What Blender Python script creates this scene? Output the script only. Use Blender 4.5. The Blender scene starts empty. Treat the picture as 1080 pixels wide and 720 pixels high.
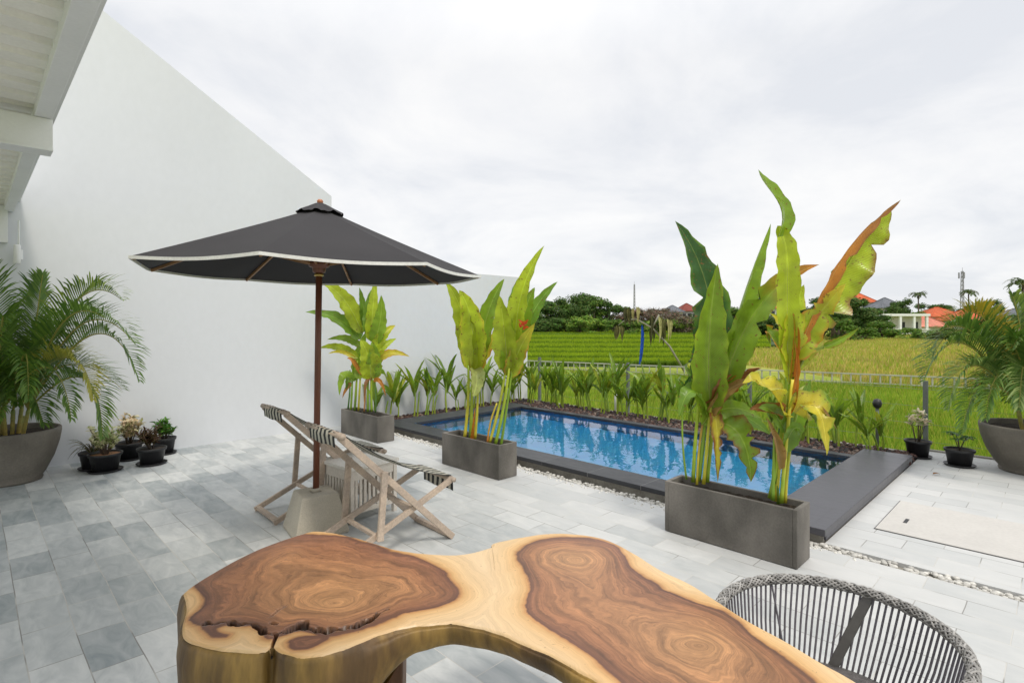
import bpy, bmesh, math, random
import numpy as np
from mathutils import Vector, Matrix
R = math.radians
SC = bpy.context.scene
COL = SC.collection
# ------------------------------------------------------------------ camera, sky, sun, exposure
H = 1.6; FPX = 580.0; HY = 340.0
cam_d = bpy.data.cameras.new('camera'); cam = bpy.data.objects.new('camera', cam_d); COL.objects.link(cam)
cam.location = (0, 0, H); cam.rotation_euler = (R(90), 0, 0)
cam_d.sensor_width = 36.0; cam_d.lens = 36.0 * FPX / 1080.0; cam_d.shift_y = -20.0 / 1080.0
cam_d.clip_start = 0.05; cam_d.clip_end = 5000
SC.camera = cam

SUN_EL, SUN_AZ = 58.0, 150.0          # azimuth clockwise from +Y: right and behind the camera
w = bpy.data.worlds.new("World"); SC.world = w; w.use_nodes = True
nt = w.node_tree; nt.nodes.clear()
def N(nt_, typ, **kw):
    n = nt_.nodes.new(typ)
    for k, v in kw.items(): setattr(n, k, v)
    return n
wo = N(nt, 'ShaderNodeOutputWorld'); wm = N(nt, 'ShaderNodeMixShader')
b1 = N(nt, 'ShaderNodeBackground'); b2 = N(nt, 'ShaderNodeBackground')
sky = N(nt, 'ShaderNodeTexSky'); sky.sky_type = 'NISHITA'; sky.sun_disc = False
sky.sun_elevation = R(SUN_EL); sky.sun_rotation = R(SUN_AZ)
nt.links.new(sky.outputs[0], b1.inputs[0]); b1.inputs[1].default_value = 0.12
tc = N(nt, 'ShaderNodeTexCoord'); sx = N(nt, 'ShaderNodeSeparateXYZ'); nt.links.new(tc.outputs['Generated'], sx.inputs[0])
# project the direction on a cloud deck so clouds flatten towards the horizon
zc = N(nt, 'ShaderNodeMath', operation='MAXIMUM'); zc.inputs[1].default_value = 0.0; nt.links.new(sx.outputs[2], zc.inputs[0])
za = N(nt, 'ShaderNodeMath', operation='ADD'); za.inputs[1].default_value = 0.22; nt.links.new(zc.outputs[0], za.inputs[0])
dx = N(nt, 'ShaderNodeMath', operation='DIVIDE'); nt.links.new(sx.outputs[0], dx.inputs[0]); nt.links.new(za.outputs[0], dx.inputs[1])
dy = N(nt, 'ShaderNodeMath', operation='DIVIDE'); nt.links.new(sx.outputs[1], dy.inputs[0]); nt.links.new(za.outputs[0], dy.inputs[1])
cx = N(nt, 'ShaderNodeCombineXYZ'); nt.links.new(dx.outputs[0], cx.inputs[0]); nt.links.new(dy.outputs[0], cx.inputs[1])
cn = N(nt, 'ShaderNodeTexNoise'); cn.inputs['Scale'].default_value = 1.15; cn.inputs['Detail'].default_value = 7; cn.inputs['Roughness'].default_value = 0.58; cn.inputs['Distortion'].default_value = 0.35
nt.links.new(cx.outputs[0], cn.inputs['Vector'])
cr = N(nt, 'ShaderNodeValToRGB'); nt.links.new(cn.outputs[0], cr.inputs[0])
cr.color_ramp.elements[0].position = 0.36; cr.color_ramp.elements[0].color = (0.81, 0.83, 0.87, 1)
cr.color_ramp.elements[1].position = 0.60; cr.color_ramp.elements[1].color = (1.0, 0.995, 0.99, 1)
e = cr.color_ramp.elements.new(0.49); e.color = (0.925, 0.93, 0.945, 1)
gz = N(nt, 'ShaderNodeMapRange'); nt.links.new(zc.outputs[0], gz.inputs[0])
gz.inputs['From Min'].default_value = .42; gz.inputs['From Max'].default_value = 1.0; gz.inputs['To Min'].default_value = 1.07; gz.inputs['To Max'].default_value = 1.75
nt.links.new(cr.outputs[0], b2.inputs[0]); nt.links.new(gz.outputs[0], b2.inputs[1])
wm.inputs[0].default_value = 0.93
nt.links.new(b1.outputs[0], wm.inputs[1]); nt.links.new(b2.outputs[0], wm.inputs[2]); nt.links.new(wm.outputs[0], wo.inputs[0])
sl = bpy.data.lights.new('sun', 'SUN'); sl.energy = 1.7; sl.angle = R(11); sl.color = (1.0, 0.93, 0.82)
so = bpy.data.objects.new('sun', sl); COL.objects.link(so)
so.rotation_euler = (R(90 - SUN_EL), 0, R(180 - SUN_AZ))
# sun shines along local -Z; make sure it comes from azimuth SUN_AZ
d = Vector((math.sin(R(SUN_AZ)) * math.cos(R(SUN_EL)), math.cos(R(SUN_AZ)) * math.cos(R(SUN_EL)), math.sin(R(SUN_EL))))
so.rotation_euler = d.to_track_quat('Z', 'Y').to_euler()
SC.view_settings.view_transform = 'Standard'; SC.view_settings.look = 'None'
SC.view_settings.exposure = -0.06; SC.view_settings.gamma = 1.0; SC.view_settings.use_curve_mapping = False
SC.render.engine = 'CYCLES'
SC.cycles.max_bounces = 8; SC.cycles.transparent_max_bounces = 12; SC.cycles.caustics_reflective = False; SC.cycles.caustics_refractive = True

# ------------------------------------------------------------------ frame helpers
PHI = R(44.7); U = Vector((math.cos(PHI), math.sin(PHI), 0)); V = Vector((-math.sin(PHI), math.cos(PHI), 0))
def G(s, t, z=0.0):                      # garden frame (s along the wall, t towards it) to world
    return U * s + V * t + Vector((0, 0, z))
def atz(px, py, z=0.0):                  # point of the photo on the level z
    Y = (H - z) * FPX / (py - HY); return Vector(((px - 540) / FPX * Y, Y, z))
def atY(px, py, Y):
    return Vector(((px - 540) / FPX * Y, Y, H - (py - HY) / FPX * Y))
def rng(seed): return random.Random(seed)

# ------------------------------------------------------------------ mesh builder
class MB:
    def __init__(s): s.v = []; s.f = []; s.c = []; s.uv = []; s.m = []; s.mi = 0; s.sm = []
    def add(s, vs, fs, col=(1, 1, 1), uvs=None, smooth=False):
        o = len(s.v); s.v += [tuple(p) for p in vs]
        s.c += (list(col) if isinstance(col, list) else [tuple(col)] * len(vs))
        s.uv += (uvs if uvs else [(0, 0)] * len(vs))
        for f in fs: s.f.append(tuple(i + o for i in f)); s.m.append(s.mi); s.sm.append(smooth)
    def box(s, x0, x1, y0, y1, z0, z1, col=(1, 1, 1), M=None):
        vs = [Vector(p) for p in [(x0,y0,z0),(x1,y0,z0),(x1,y1,z0),(x0,y1,z0),(x0,y0,z1),(x1,y0,z1),(x1,y1,z1),(x0,y1,z1)]]
        if M is not None: vs = [M @ p for p in vs]
        s.add(vs, [(0,3,2,1),(4,5,6,7),(0,1,5,4),(1,2,6,5),(2,3,7,6),(3,0,4,7)], col)
        return s
    def bar(s, a, b, w, h, up=(0, 0, 1), col=(1, 1, 1)):     # rectangular bar; w across, h along up
        a = Vector(a); b = Vector(b); t = (b - a).normalized(); up = Vector(up)
        sd = t.cross(up)
        if sd.length < 1e-4: sd = t.cross(Vector((1, 0, 0)))
        sd.normalize(); n = sd.cross(t).normalized()
        vs = []
        for p in (a, b):
            for i, j in ((-1,-1),(1,-1),(1,1),(-1,1)): vs.append(p + sd * (i * w / 2) + n * (j * h / 2))
        s.add(vs, [(0,1,2,3),(7,6,5,4),(0,4,5,1),(1,5,6,2),(2,6,7,3),(3,7,4,0)], col); return s
    def tube(s, pts, rad, n=8, col=(1, 1, 1), cap=True, smooth=True):
        pts = [Vector(p) for p in pts]; L = len(pts)
        if not hasattr(rad, '__len__'): rad = [rad] * L
        t0 = (pts[1] - pts[0]).normalized(); ref = Vector((0, 0, 1)) if abs(t0.z) < .9 else Vector((1, 0, 0))
        nrm = t0.cross(ref).normalized(); vs = []; uvs = []; l = 0
        for i, p in enumerate(pts):
            t = (pts[min(i+1, L-1)] - pts[max(i-1, 0)]).normalized()
            nrm = (nrm - t * nrm.dot(t)).normalized(); bn = t.cross(nrm)
            if i: l += (p - pts[i-1]).length
            for k in range(n):
                a = 2 * math.pi * k / n; vs.append(p + (nrm * math.cos(a) + bn * math.sin(a)) * rad[i]); uvs.append((l, k / n))
        fs = [(i*n+k, i*n+(k+1) % n, (i+1)*n+(k+1) % n, (i+1)*n+k) for i in range(L-1) for k in range(n)]
        if cap: fs += [tuple(range(n))[::-1], tuple((L-1)*n+k for k in range(n))]
        s.add(vs, fs, col, uvs, smooth); return s
    def lathe(s, prof, n=32, c=(0, 0, 0), col=(1, 1, 1), smooth=True):
        vs = []; uvs = []
        for i, (r, z) in enumerate(prof):
            for k in range(n):
                a = 2 * math.pi * k / n; vs.append((c[0] + r * math.cos(a), c[1] + r * math.sin(a), c[2] + z)); uvs.append((z, k / n))
        fs = [(i*n+k, i*n+(k+1) % n, (i+1)*n+(k+1) % n, (i+1)*n+k) for i in range(len(prof)-1) for k in range(n)]
        s.add(vs, fs, col, uvs, smooth); return s
    def build(s, name, mats, parent=None, loc=None, rot=None, bevel=0):
        me = bpy.data.meshes.new(name); me.from_pydata(s.v, [], s.f)
        if not isinstance(mats, (list, tuple)): mats = [mats]
        for m in mats: me.materials.append(m)
        if len(mats) > 1: me.polygons.foreach_set('material_index', s.m)
        me.polygons.foreach_set('use_smooth', s.sm)
        a = me.attributes.new('Col', 'FLOAT_COLOR', 'POINT')
        a.data.foreach_set('color', [x for c in s.c for x in (c[0], c[1], c[2], 1.0)])
        a = me.attributes.new('luv', 'FLOAT_VECTOR', 'POINT')
        a.data.foreach_set('vector', [x for c in s.uv for x in (c[0], c[1], 0.0)])
        me.update()
        o = bpy.data.objects.new(name, me); COL.objects.link(o)
        if parent: o.parent = parent
        if loc is not None: o.location = loc
        if rot is not None: o.rotation_euler = rot
        if bevel:
            b = o.modifiers.new('bevel', 'BEVEL'); b.width = bevel; b.segments = 2; b.limit_method = 'ANGLE'; b.angle_limit = R(40)
        return o
def tag(o, label=None, cat=None, group=None, kind=None):
    if label: o['label'] = label
    if cat: o['category'] = cat
    if group: o['group'] = group
    if kind: o['kind'] = kind
    return o
def empty(name, loc=(0, 0, 0), rz=0.0, **kw):
    o = bpy.data.objects.new(name, None); COL.objects.link(o); o.location = loc; o.rotation_euler = (0, 0, rz)
    o.empty_display_size = .1
    return tag(o, **kw)
def copy_tree(o, parent=None):
    c = o.copy(); COL.objects.link(c)
    if parent: c.parent = parent
    for ch in [x for x in o.children]: copy_tree(ch, c)
    return c
ORD = ['first','second','third','fourth','fifth','sixth','seventh','eighth','ninth','tenth','eleventh','twelfth','thirteenth','fourteenth','fifteenth','sixteenth','seventeenth','eighteenth','nineteenth','twentieth','twenty-first','twenty-second','twenty-third','twenty-fourth','twenty-fifth','twenty-sixth','twenty-seventh','twenty-eighth','twenty-ninth','thirtieth','thirty-first','thirty-second','thirty-third','thirty-fourth','thirty-fifth','thirty-sixth','thirty-seventh','thirty-eighth','thirty-ninth','fortieth','forty-first','forty-second','forty-third','forty-fourth','forty-fifth','forty-sixth']

# ------------------------------------------------------------------ materials
def mat(name, base=(.5, .5, .5), rough=.7, **kw):
    """base colour with large + fine noise variation and bump"""
    m = bpy.data.materials.new(name); m.use_nodes = True; t = m.node_tree
    p = t.nodes['Principled BSDF']; p.inputs['Roughness'].default_value = rough
    L = t.links.new
    tcn = N(t, 'ShaderNodeTexCoord'); mp = N(t, 'ShaderNodeMapping'); L(tcn.outputs['Object'], mp.inputs[0])
    mp.inputs['Scale'].default_value = kw.get('stretch', (1, 1, 1))
    n1 = N(t, 'ShaderNodeTexNoise'); n1.inputs['Scale'].default_value = kw.get('scale', 3); n1.inputs['Detail'].default_value = 6
    n2 = N(t, 'ShaderNodeTexNoise'); n2.inputs['Scale'].default_value = kw.get('scale2', 60); n2.inputs['Detail'].default_value = 4
    L(mp.outputs[0], n1.inputs[0]); L(mp.outputs[0], n2.inputs[0])
    r1 = N(t, 'ShaderNodeMapRange'); L(n1.outputs[0], r1.inputs[0]); a = kw.get('var', .15)
    r1.inputs['From Min'].default_value = .3; r1.inputs['From Max'].default_value = .7; r1.inputs['To Min'].default_value = 1 - a; r1.inputs['To Max'].default_value = 1 + a
    r2 = N(t, 'ShaderNodeMapRange'); L(n2.outputs[0], r2.inputs[0]); b = kw.get('var2', .08)
    r2.inputs['From Min'].default_value = .3; r2.inputs['From Max'].default_value = .7; r2.inputs['To Min'].default_value = 1 - b; r2.inputs['To Max'].default_value = 1 + b
    mu = N(t, 'ShaderNodeMath', operation='MULTIPLY'); L(r1.outputs[0], mu.inputs[0]); L(r2.outputs[0], mu.inputs[1])
    vm = N(t, 'ShaderNodeVectorMath', operation='SCALE'); L(mu.outputs[0], vm.inputs['Scale'])
    if kw.get('attr'):
        at = N(t, 'ShaderNodeAttribute'); at.attribute_name = 'Col'
        vv = N(t, 'ShaderNodeVectorMath', operation='MULTIPLY'); vv.inputs[1].default_value = base; L(at.outputs['Color'], vv.inputs[0]); L(vv.outputs[0], vm.inputs[0])
    elif kw.get('base2'):
        mx = N(t, 'ShaderNodeMix', data_type='RGBA'); mx.inputs[6].default_value = (*base, 1); mx.inputs[7].default_value = (*kw['base2'], 1)
        n3 = N(t, 'ShaderNodeTexNoise'); n3.inputs['Scale'].default_value = kw.get('scale3', 2); n3.inputs['Detail'].default_value = 5; L(mp.outputs[0], n3.inputs[0])
        r3 = N(t, 'ShaderNodeMapRange'); L(n3.outputs[0], r3.inputs[0]); r3.inputs['From Min'].default_value = .4; r3.inputs['From Max'].default_value = .62
        L(r3.outputs[0], mx.inputs[0]); L(mx.outputs[2], vm.inputs[0])
    else: vm.inputs[0].default_value = base
    L(vm.outputs[0], p.inputs['Base Color'])
    if kw.get('bump', .1):
        bp = N(t, 'ShaderNodeBump'); bp.inputs['Strength'].default_value = kw.get('bump', .1); bp.inputs['Distance'].default_value = .01
        L(n2.outputs[0], bp.inputs['Height']); L(bp.outputs[0], p.inputs['Normal'])
    if 'spec' in kw: p.inputs['Specular IOR Level'].default_value = kw['spec']
    if 'metal' in kw: p.inputs['Metallic'].default_value = kw['metal']
    if kw.get('trans'):
        tr = N(t, 'ShaderNodeBsdfTranslucent'); L(vm.outputs[0], tr.inputs[0]); ms = N(t, 'ShaderNodeMixShader'); ms.inputs[0].default_value = kw['trans']
        L(p.outputs[0], ms.inputs[1]); L(tr.outputs[0], ms.inputs[2]); L(ms.outputs[0], t.nodes['Material Output'].inputs[0])
    return m
M_wall = mat('white_plaster', (.715, .735, .765), .9, base2=(.68, .70, .73), scale=.35, scale3=.5, stretch=(1, 1, .6), var=.025, scale2=14, var2=.014, bump=.16, spec=.2)
M_white = mat('white_paint', (.80, .81, .81), .55, scale=2, var=.04, var2=.02, bump=.04)
M_soffit = mat('soffit_sheet', (.84, .82, .75), .6, scale=2.5, var=.07, var2=.03, bump=.04)
M_conc = mat('planter_concrete', (.105, .097, .084), .75, base2=(.185, .17, .15), scale=4, scale3=2.2, var=.15, scale2=90, var2=.1, bump=.25, stretch=(1, 1, .7))
M_bowl = mat('bowl_concrete', (.135, .12, .098), .7, base2=(.20, .18, .15), scale=3, var=.2, scale2=60, var2=.1, bump=.25)
M_riser = mat('cement_riser', (.34, .32, .28), .9, scale=6, var=.2, var2=.15, bump=.3)
M_stand = mat('stand_concrete', (.52, .48, .40), .85, base2=(.45, .41, .33), scale=5, var=.1, scale2=120, var2=.1, bump=.3)
M_soil = mat('soil', (.035, .025, .018), .95, scale=20, var=.4, scale2=120, var2=.4, bump=.8)
M_gravel = mat('volcanic_gravel', (1, 1, 1), .9, attr=True, scale=30, var=.3, bump=.5)
M_pebble = mat('pebbles', (1, 1, 1), .6, attr=True, scale=30, var=.1, bump=.1)
M_pot = mat('black_plastic', (.018, .018, .02), .45, scale=8, var=.2, var2=.1, bump=.05)
M_pole = mat('umbrella_wood', (.16, .055, .028), .4, scale=4, stretch=(8, 8, .6), var=.25, scale2=30, var2=.15, bump=.08)
M_rib = mat('rib_wood', (.30, .16, .07), .5, scale=8, var=.2, bump=.05)
M_brass = mat('brass', (.5, .35, .12), .35, metal=.8, bump=0)
M_canopy = mat('canopy_fabric', (.044, .042, .045), .85, scale=2, var=.10, scale2=300, var2=.12, bump=.15, spec=.25)
M_trim = mat('trim_fabric', (.72, .72, .70), .85, scale=6, var=.05, bump=.1)
M_dwood = mat('weathered_wood', (.54, .43, .335), .7, base2=(.43, .35, .285), scale=3, scale3=5, stretch=(1.5, 1.5, 1.5), var=.15, scale2=45, var2=.14, bump=.2)
M_swood = mat('bleached_wood', (.66, .61, .54), .7, scale=5, var=.08, scale2=60, var2=.08, bump=.15)
M_leg = mat('table_leg_wood', (.20, .10, .05), .5, stretch=(4, 4, .6), scale=4, var=.25, bump=.1)
M_metal = mat('grey_metal', (.16, .155, .15), .5, scale=8, var=.1, bump=.03, metal=.3)
M_cord = mat('grey_cord', (.17, .16, .185), .8, attr=False, scale=40, var=.15, bump=.2)
M_rattan = mat('rattan', (1, 1, 1), .6, attr=True, scale=20, var=.15, scale2=200, bump=.1)
M_leaf = None
M_bark = mat('bark', (.12, .09, .065), .9, scale=5, var=.3, scale2=20, var2=.2, bump=.5)
M_tree = mat('tree_leaves', (1, 1, 1), .7, attr=True, scale=.4, var=.25, scale2=3, var2=.15, bump=0, trans=.25, spec=.2)
M_frond = mat('palm_leaflets', (1, 1, 1), .45, attr=True, scale=4, var=.15, bump=0, trans=.3)
M_cane = mat('palm_cane', (1, 1, 1), .5, attr=True, scale=12, var=.2, stretch=(1, 1, 3), bump=.1)
M_grass = mat('grass_blades', (1, 1, 1), .7, attr=True, scale=.6, var=.18, scale2=4, var2=.1, bump=0, trans=.35, spec=.2)
M_petal = mat('petals', (1, 1, 1), .7, attr=True, bump=0, trans=.3)
M_post = mat('post_concrete', (.15, .17, .155), .85, scale=8, var=.2, bump=.2)
M_wire = mat('fence_wire', (.22, .23, .22), .5, metal=.4, bump=0)
M_rail = mat('white_rail', (.40, .41, .33), .8, scale=2, var=.15, bump=.1)
M_bamboo = mat('bamboo', (.25, .24, .18), .6, scale=6, var=.2, bump=.1)
M_blue = mat('blue_tarp', (.01, .08, .45), .5, scale=6, var=.3, bump=.2)
M_dry = mat('dry_leaf', (1, 1, 1), .9, attr=True, scale=8, var=.3, bump=.1, trans=.2)
M_glass = mat('window_dark', (.03, .035, .04), .15, bump=0)
M_hwall = mat('house_plaster', (.62, .60, .56), .9, scale=.5, var=.08, bump=.05)
def roofmat(n, c): return mat(n, c, .85, scale=.5, var=.2, scale2=3, var2=.2, bump=.3)
M_rorange = roofmat('orange_tiles', (.50, .105, .035)); M_rpink = roofmat('salmon_tiles', (.56, .20, .14)); M_rgrey = roofmat('grey_tiles', (.14, .15, .17)); M_rred = roofmat('dark_red_tiles', (.20, .045, .03))
M_mast = mat('mast_metal', (.28, .28, .30), .6, bump=0)

def leaf_material():
    m = bpy.data.materials.new('broad_leaf'); m.use_nodes = True; t = m.node_tree; L = t.links.new; p = t.nodes['Principled BSDF']
    at = N(t, 'ShaderNodeAttribute'); at.attribute_name = 'Col'
    uv = N(t, 'ShaderNodeAttribute'); uv.attribute_name = 'luv'
    s = N(t, 'ShaderNodeSeparateXYZ'); L(uv.outputs['Vector'], s.inputs[0])
    ab = N(t, 'ShaderNodeMath', operation='ABSOLUTE'); L(s.outputs[1], ab.inputs[0])
    # side veins: bands slanted from the midrib
    m1 = N(t, 'ShaderNodeMath', operation='MULTIPLY'); m1.inputs[1].default_value = .16; L(ab.outputs[0], m1.inputs[0])
    su = N(t, 'ShaderNodeMath', operation='SUBTRACT'); L(s.outputs[0], su.inputs[0]); L(m1.outputs[0], su.inputs[1])
    tcn = N(t, 'ShaderNodeTexCoord'); n = N(t, 'ShaderNodeTexNoise'); n.inputs['Scale'].default_value = 9; n.inputs['Detail'].default_value = 5; L(tcn.outputs['Object'], n.inputs[0])
    ml = N(t, 'ShaderNodeMath', operation='MULTIPLY'); ml.inputs[1].default_value = 340; L(su.outputs[0], ml.inputs[0])
    nn = N(t, 'ShaderNodeMath', operation='MULTIPLY_ADD'); nn.inputs[1].default_value = 5; L(n.outputs[0], nn.inputs[0]); L(ml.outputs[0], nn.inputs[2])
    si = N(t, 'ShaderNodeMath', operation='SINE'); L(nn.outputs[0], si.inputs[0])
    r1 = N(t, 'ShaderNodeMapRange'); L(si.outputs[0], r1.inputs[0]); r1.inputs['From Min'].default_value = -1; r1.inputs['To Min'].default_value = .90; r1.inputs['To Max'].default_value = 1.06
    r2 = N(t, 'ShaderNodeMapRange'); L(n.outputs[0], r2.inputs[0]); r2.inputs['From Min'].default_value = .3; r2.inputs['From Max'].default_value = .7; r2.inputs['To Min'].default_value = .78; r2.inputs['To Max'].default_value = 1.2
    mu = N(t, 'ShaderNodeMath', operation='MULTIPLY'); L(r1.outputs[0], mu.inputs[0]); L(r2.outputs[0], mu.inputs[1])
    # pale midrib
    mr = N(t, 'ShaderNodeMapRange'); L(ab.outputs[0], mr.inputs[0]); mr.inputs['From Min'].default_value = .03; mr.inputs['From Max'].default_value = .10; mr.inputs['To Min'].default_value = 1.55; mr.inputs['To Max'].default_value = 1.0
    mu2 = N(t, 'ShaderNodeMath', operation='MULTIPLY'); L(mu.outputs[0], mu2.inputs[0]); L(mr.outputs[0], mu2.inputs[1])
    vm = N(t, 'ShaderNodeVectorMath', operation='SCALE'); L(at.outputs['Color'], vm.inputs[0]); L(mu2.outputs[0], vm.inputs['Scale'])
    ns = N(t, 'ShaderNodeTexNoise'); ns.inputs['Scale'].default_value = 38; ns.inputs['Detail'].default_value = 4; L(tcn.outputs['Object'], ns.inputs[0])
    nb = N(t, 'ShaderNodeMath', operation='MULTIPLY_ADD'); L(ab.outputs[0], nb.inputs[0]); nb.inputs[1].default_value = .10; L(ns.outputs[0], nb.inputs[2])
    rs = N(t, 'ShaderNodeMapRange'); L(nb.outputs[0], rs.inputs[0]); rs.inputs['From Min'].default_value = .69; rs.inputs['From Max'].default_value = .74; rs.inputs['To Max'].default_value = .85
    vm0 = vm; vm = N(t, 'ShaderNodeMix', data_type='RGBA'); L(rs.outputs[0], vm.inputs[0]); L(vm0.outputs[0], vm.inputs[6]); vm.inputs[7].default_value = (.22, .11, .03, 1)
    L(vm.outputs[2], p.inputs['Base Color']); p.inputs['Roughness'].default_value = .27
    bp = N(t, 'ShaderNodeBump'); bp.inputs['Strength'].default_value = .12; bp.inputs['Distance'].default_value = .003; L(si.outputs[0], bp.inputs['Height']); L(bp.outputs[0], p.inputs['Normal'])
    tr = N(t, 'ShaderNodeBsdfTranslucent'); L(vm.outputs[2], tr.inputs[0]); ms = N(t, 'ShaderNodeMixShader'); ms.inputs[0].default_value = .42
    L(p.outputs[0], ms.inputs[1]); L(tr.outputs[0], ms.inputs[2]); L(ms.outputs[0], t.nodes['Material Output'].inputs[0]); return m
M_leaf = leaf_material()

def tile_material(name, c1, c2, bw, rh, mortar, msize=.004, light=None, rough=.6):
    m = bpy.data.materials.new(name); m.use_nodes = True; t = m.node_tree; L = t.links.new; p = t.nodes['Principled BSDF']
    tcn = N(t, 'ShaderNodeTexCoord'); sep = N(t, 'ShaderNodeSeparateXYZ'); L(tcn.outputs['Object'], sep.inputs[0])
    cb = N(t, 'ShaderNodeCombineXYZ'); L(sep.outputs[1], cb.inputs[0]); L(sep.outputs[0], cb.inputs[1])      # brick length runs along t
    dn = N(t, 'ShaderNodeTexNoise'); dn.inputs['Scale'].default_value = 1.3; L(tcn.outputs['Object'], dn.inputs[0])
    ds = N(t, 'ShaderNodeVectorMath', operation='SCALE'); ds.inputs['Scale'].default_value = .02; L(dn.outputs['Color'], ds.inputs[0])
    ad = N(t, 'ShaderNodeVectorMath', operation='ADD'); L(cb.outputs[0], ad.inputs[0]); L(ds.outputs[0], ad.inputs[1])
    br = N(t, 'ShaderNodeTexBrick'); L(ad.outputs[0], br.inputs['Vector']); br.offset = .5; br.squash = 1
    br.inputs['Scale'].default_value = 1; br.inputs['Brick Width'].default_value = bw; br.inputs['Row Height'].default_value = rh
    br.inputs['Mortar Size'].default_value = msize; br.inputs['Mortar Smooth'].default_value = .3; br.inputs['Bias'].default_value = -.1
    br.inputs['Color1'].default_value = (0, 0, 0, 1); br.inputs['Color2'].default_value = (1, 1, 1, 1); br.inputs['Mortar'].default_value = (.5, .5, .5, 1)
    n = N(t, 'ShaderNodeTexNoise'); n.inputs['Scale'].default_value = .8; n.inputs['Detail'].default_value = 5; L(tcn.outputs['Object'], n.inputs[0])
    mpg = N(t, 'ShaderNodeMapping'); mpg.inputs['Scale'].default_value = (3.5, 1.4, 1); L(tcn.outputs['Object'], mpg.inputs[0])
    n2 = N(t, 'ShaderNodeTexNoise'); n2.inputs['Scale'].default_value = 3.0; n2.inputs['Detail'].default_value = 9; n2.inputs['Roughness'].default_value = .62; n2.inputs['Distortion'].default_value = .8; L(mpg.outputs[0], n2.inputs[0])
    # tile tone = brick random + patchy noise
    t1 = N(t, 'ShaderNodeMath', operation='MULTIPLY_ADD'); L(br.outputs['Color'], t1.inputs[0]); t1.inputs[1].default_value = .36
    sc1 = N(t, 'ShaderNodeMath', operation='MULTIPLY'); L(n2.outputs[0], sc1.inputs[0]); sc1.inputs[1].default_value = .71; L(sc1.outputs[0], t1.inputs[2])
    cr = N(t, 'ShaderNodeValToRGB'); L(t1.outputs[0], cr.inputs[0]); E = cr.color_ramp.elements
    E[0].position = .18; E[0].color = (*c1, 1); E[1].position = .8; E[1].color = (*c2, 1)
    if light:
        # slab tone shifts paler towards the pool, darker and bluer towards the house
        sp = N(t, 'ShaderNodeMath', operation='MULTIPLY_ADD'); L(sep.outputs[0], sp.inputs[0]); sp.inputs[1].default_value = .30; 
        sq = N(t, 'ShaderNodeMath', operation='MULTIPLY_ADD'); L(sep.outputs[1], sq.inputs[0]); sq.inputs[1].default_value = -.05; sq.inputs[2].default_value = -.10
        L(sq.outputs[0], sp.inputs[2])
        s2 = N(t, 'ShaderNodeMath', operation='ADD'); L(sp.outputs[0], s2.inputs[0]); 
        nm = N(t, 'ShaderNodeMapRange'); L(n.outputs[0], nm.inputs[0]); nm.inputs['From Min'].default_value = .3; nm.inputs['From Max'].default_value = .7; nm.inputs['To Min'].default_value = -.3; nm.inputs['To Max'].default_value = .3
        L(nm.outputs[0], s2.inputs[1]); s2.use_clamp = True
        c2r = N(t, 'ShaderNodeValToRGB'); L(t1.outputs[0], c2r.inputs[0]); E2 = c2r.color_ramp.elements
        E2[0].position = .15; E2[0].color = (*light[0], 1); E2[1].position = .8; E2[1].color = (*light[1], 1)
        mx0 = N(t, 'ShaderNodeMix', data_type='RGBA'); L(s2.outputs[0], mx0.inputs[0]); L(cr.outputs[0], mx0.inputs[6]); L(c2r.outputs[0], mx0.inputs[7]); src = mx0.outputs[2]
    else: src = cr.outputs[0]
    # grout: mostly sandy pale, in places open and dark
    gm = N(t, 'ShaderNodeMix', data_type='RGBA'); gm.inputs[6].default_value = (*mortar, 1); gm.inputs[7].default_value = tuple(c * .5 for c in mortar) + (1,)
    g3 = N(t, 'ShaderNodeTexNoise'); g3.inputs['Scale'].default_value = 1.7; g3.inputs['Detail'].default_value = 3; L(tcn.outputs['Object'], g3.inputs[0])
    gr = N(t, 'ShaderNodeMapRange'); L(g3.outputs[0], gr.inputs[0]); gr.inputs['From Min'].default_value = .5; gr.inputs['From Max'].default_value = .56; L(gr.outputs[0], gm.inputs[0])
    mx = N(t, 'ShaderNodeMix', data_type='RGBA'); L(br.outputs['Fac'], mx.inputs[0]); L(src, mx.inputs[6]); L(gm.outputs[2], mx.inputs[7])
    L(mx.outputs[2], p.inputs['Base Color'])
    rr = N(t, 'ShaderNodeMapRange'); L(n2.outputs[0], rr.inputs[0]); rr.inputs['To Min'].default_value = rough - .15; rr.inputs['To Max'].default_value = rough + .2; L(rr.outputs[0], p.inputs['Roughness'])
    hh = N(t, 'ShaderNodeMath', operation='MULTIPLY_ADD'); L(br.outputs['Fac'], hh.inputs[0]); hh.inputs[1].default_value = -1.0
    h2 = N(t, 'ShaderNodeMath', operation='MULTIPLY'); L(n2.outputs[0], h2.inputs[0]); h2.inputs[1].default_value = .8; L(h2.outputs[0], hh.inputs[2])
    bp = N(t, 'ShaderNodeBump'); bp.inputs['Strength'].default_value = .45; bp.inputs['Distance'].default_value = .006; L(hh.outputs[0], bp.inputs['Height']); L(bp.outputs[0], p.inputs['Normal'])
    return m
M_deck = tile_material('deck_stone', (.235, .275, .295), (.71, .72, .71), .42, .205, (.55, .54, .51), .003, light=((.46, .475, .475), (.60, .60, .59)))
M_cope = tile_material('coping_slate', (.022, .024, .029), (.046, .048, .055), .62, 2.0, (.16, .16, .16), .004, rough=.42)
M_cope2 = tile_material('coping_slate_side', (.05, .05, .06), (.115, .113, .13), .9, 5.0, (.06, .06, .07), .0015, rough=.36)

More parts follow.
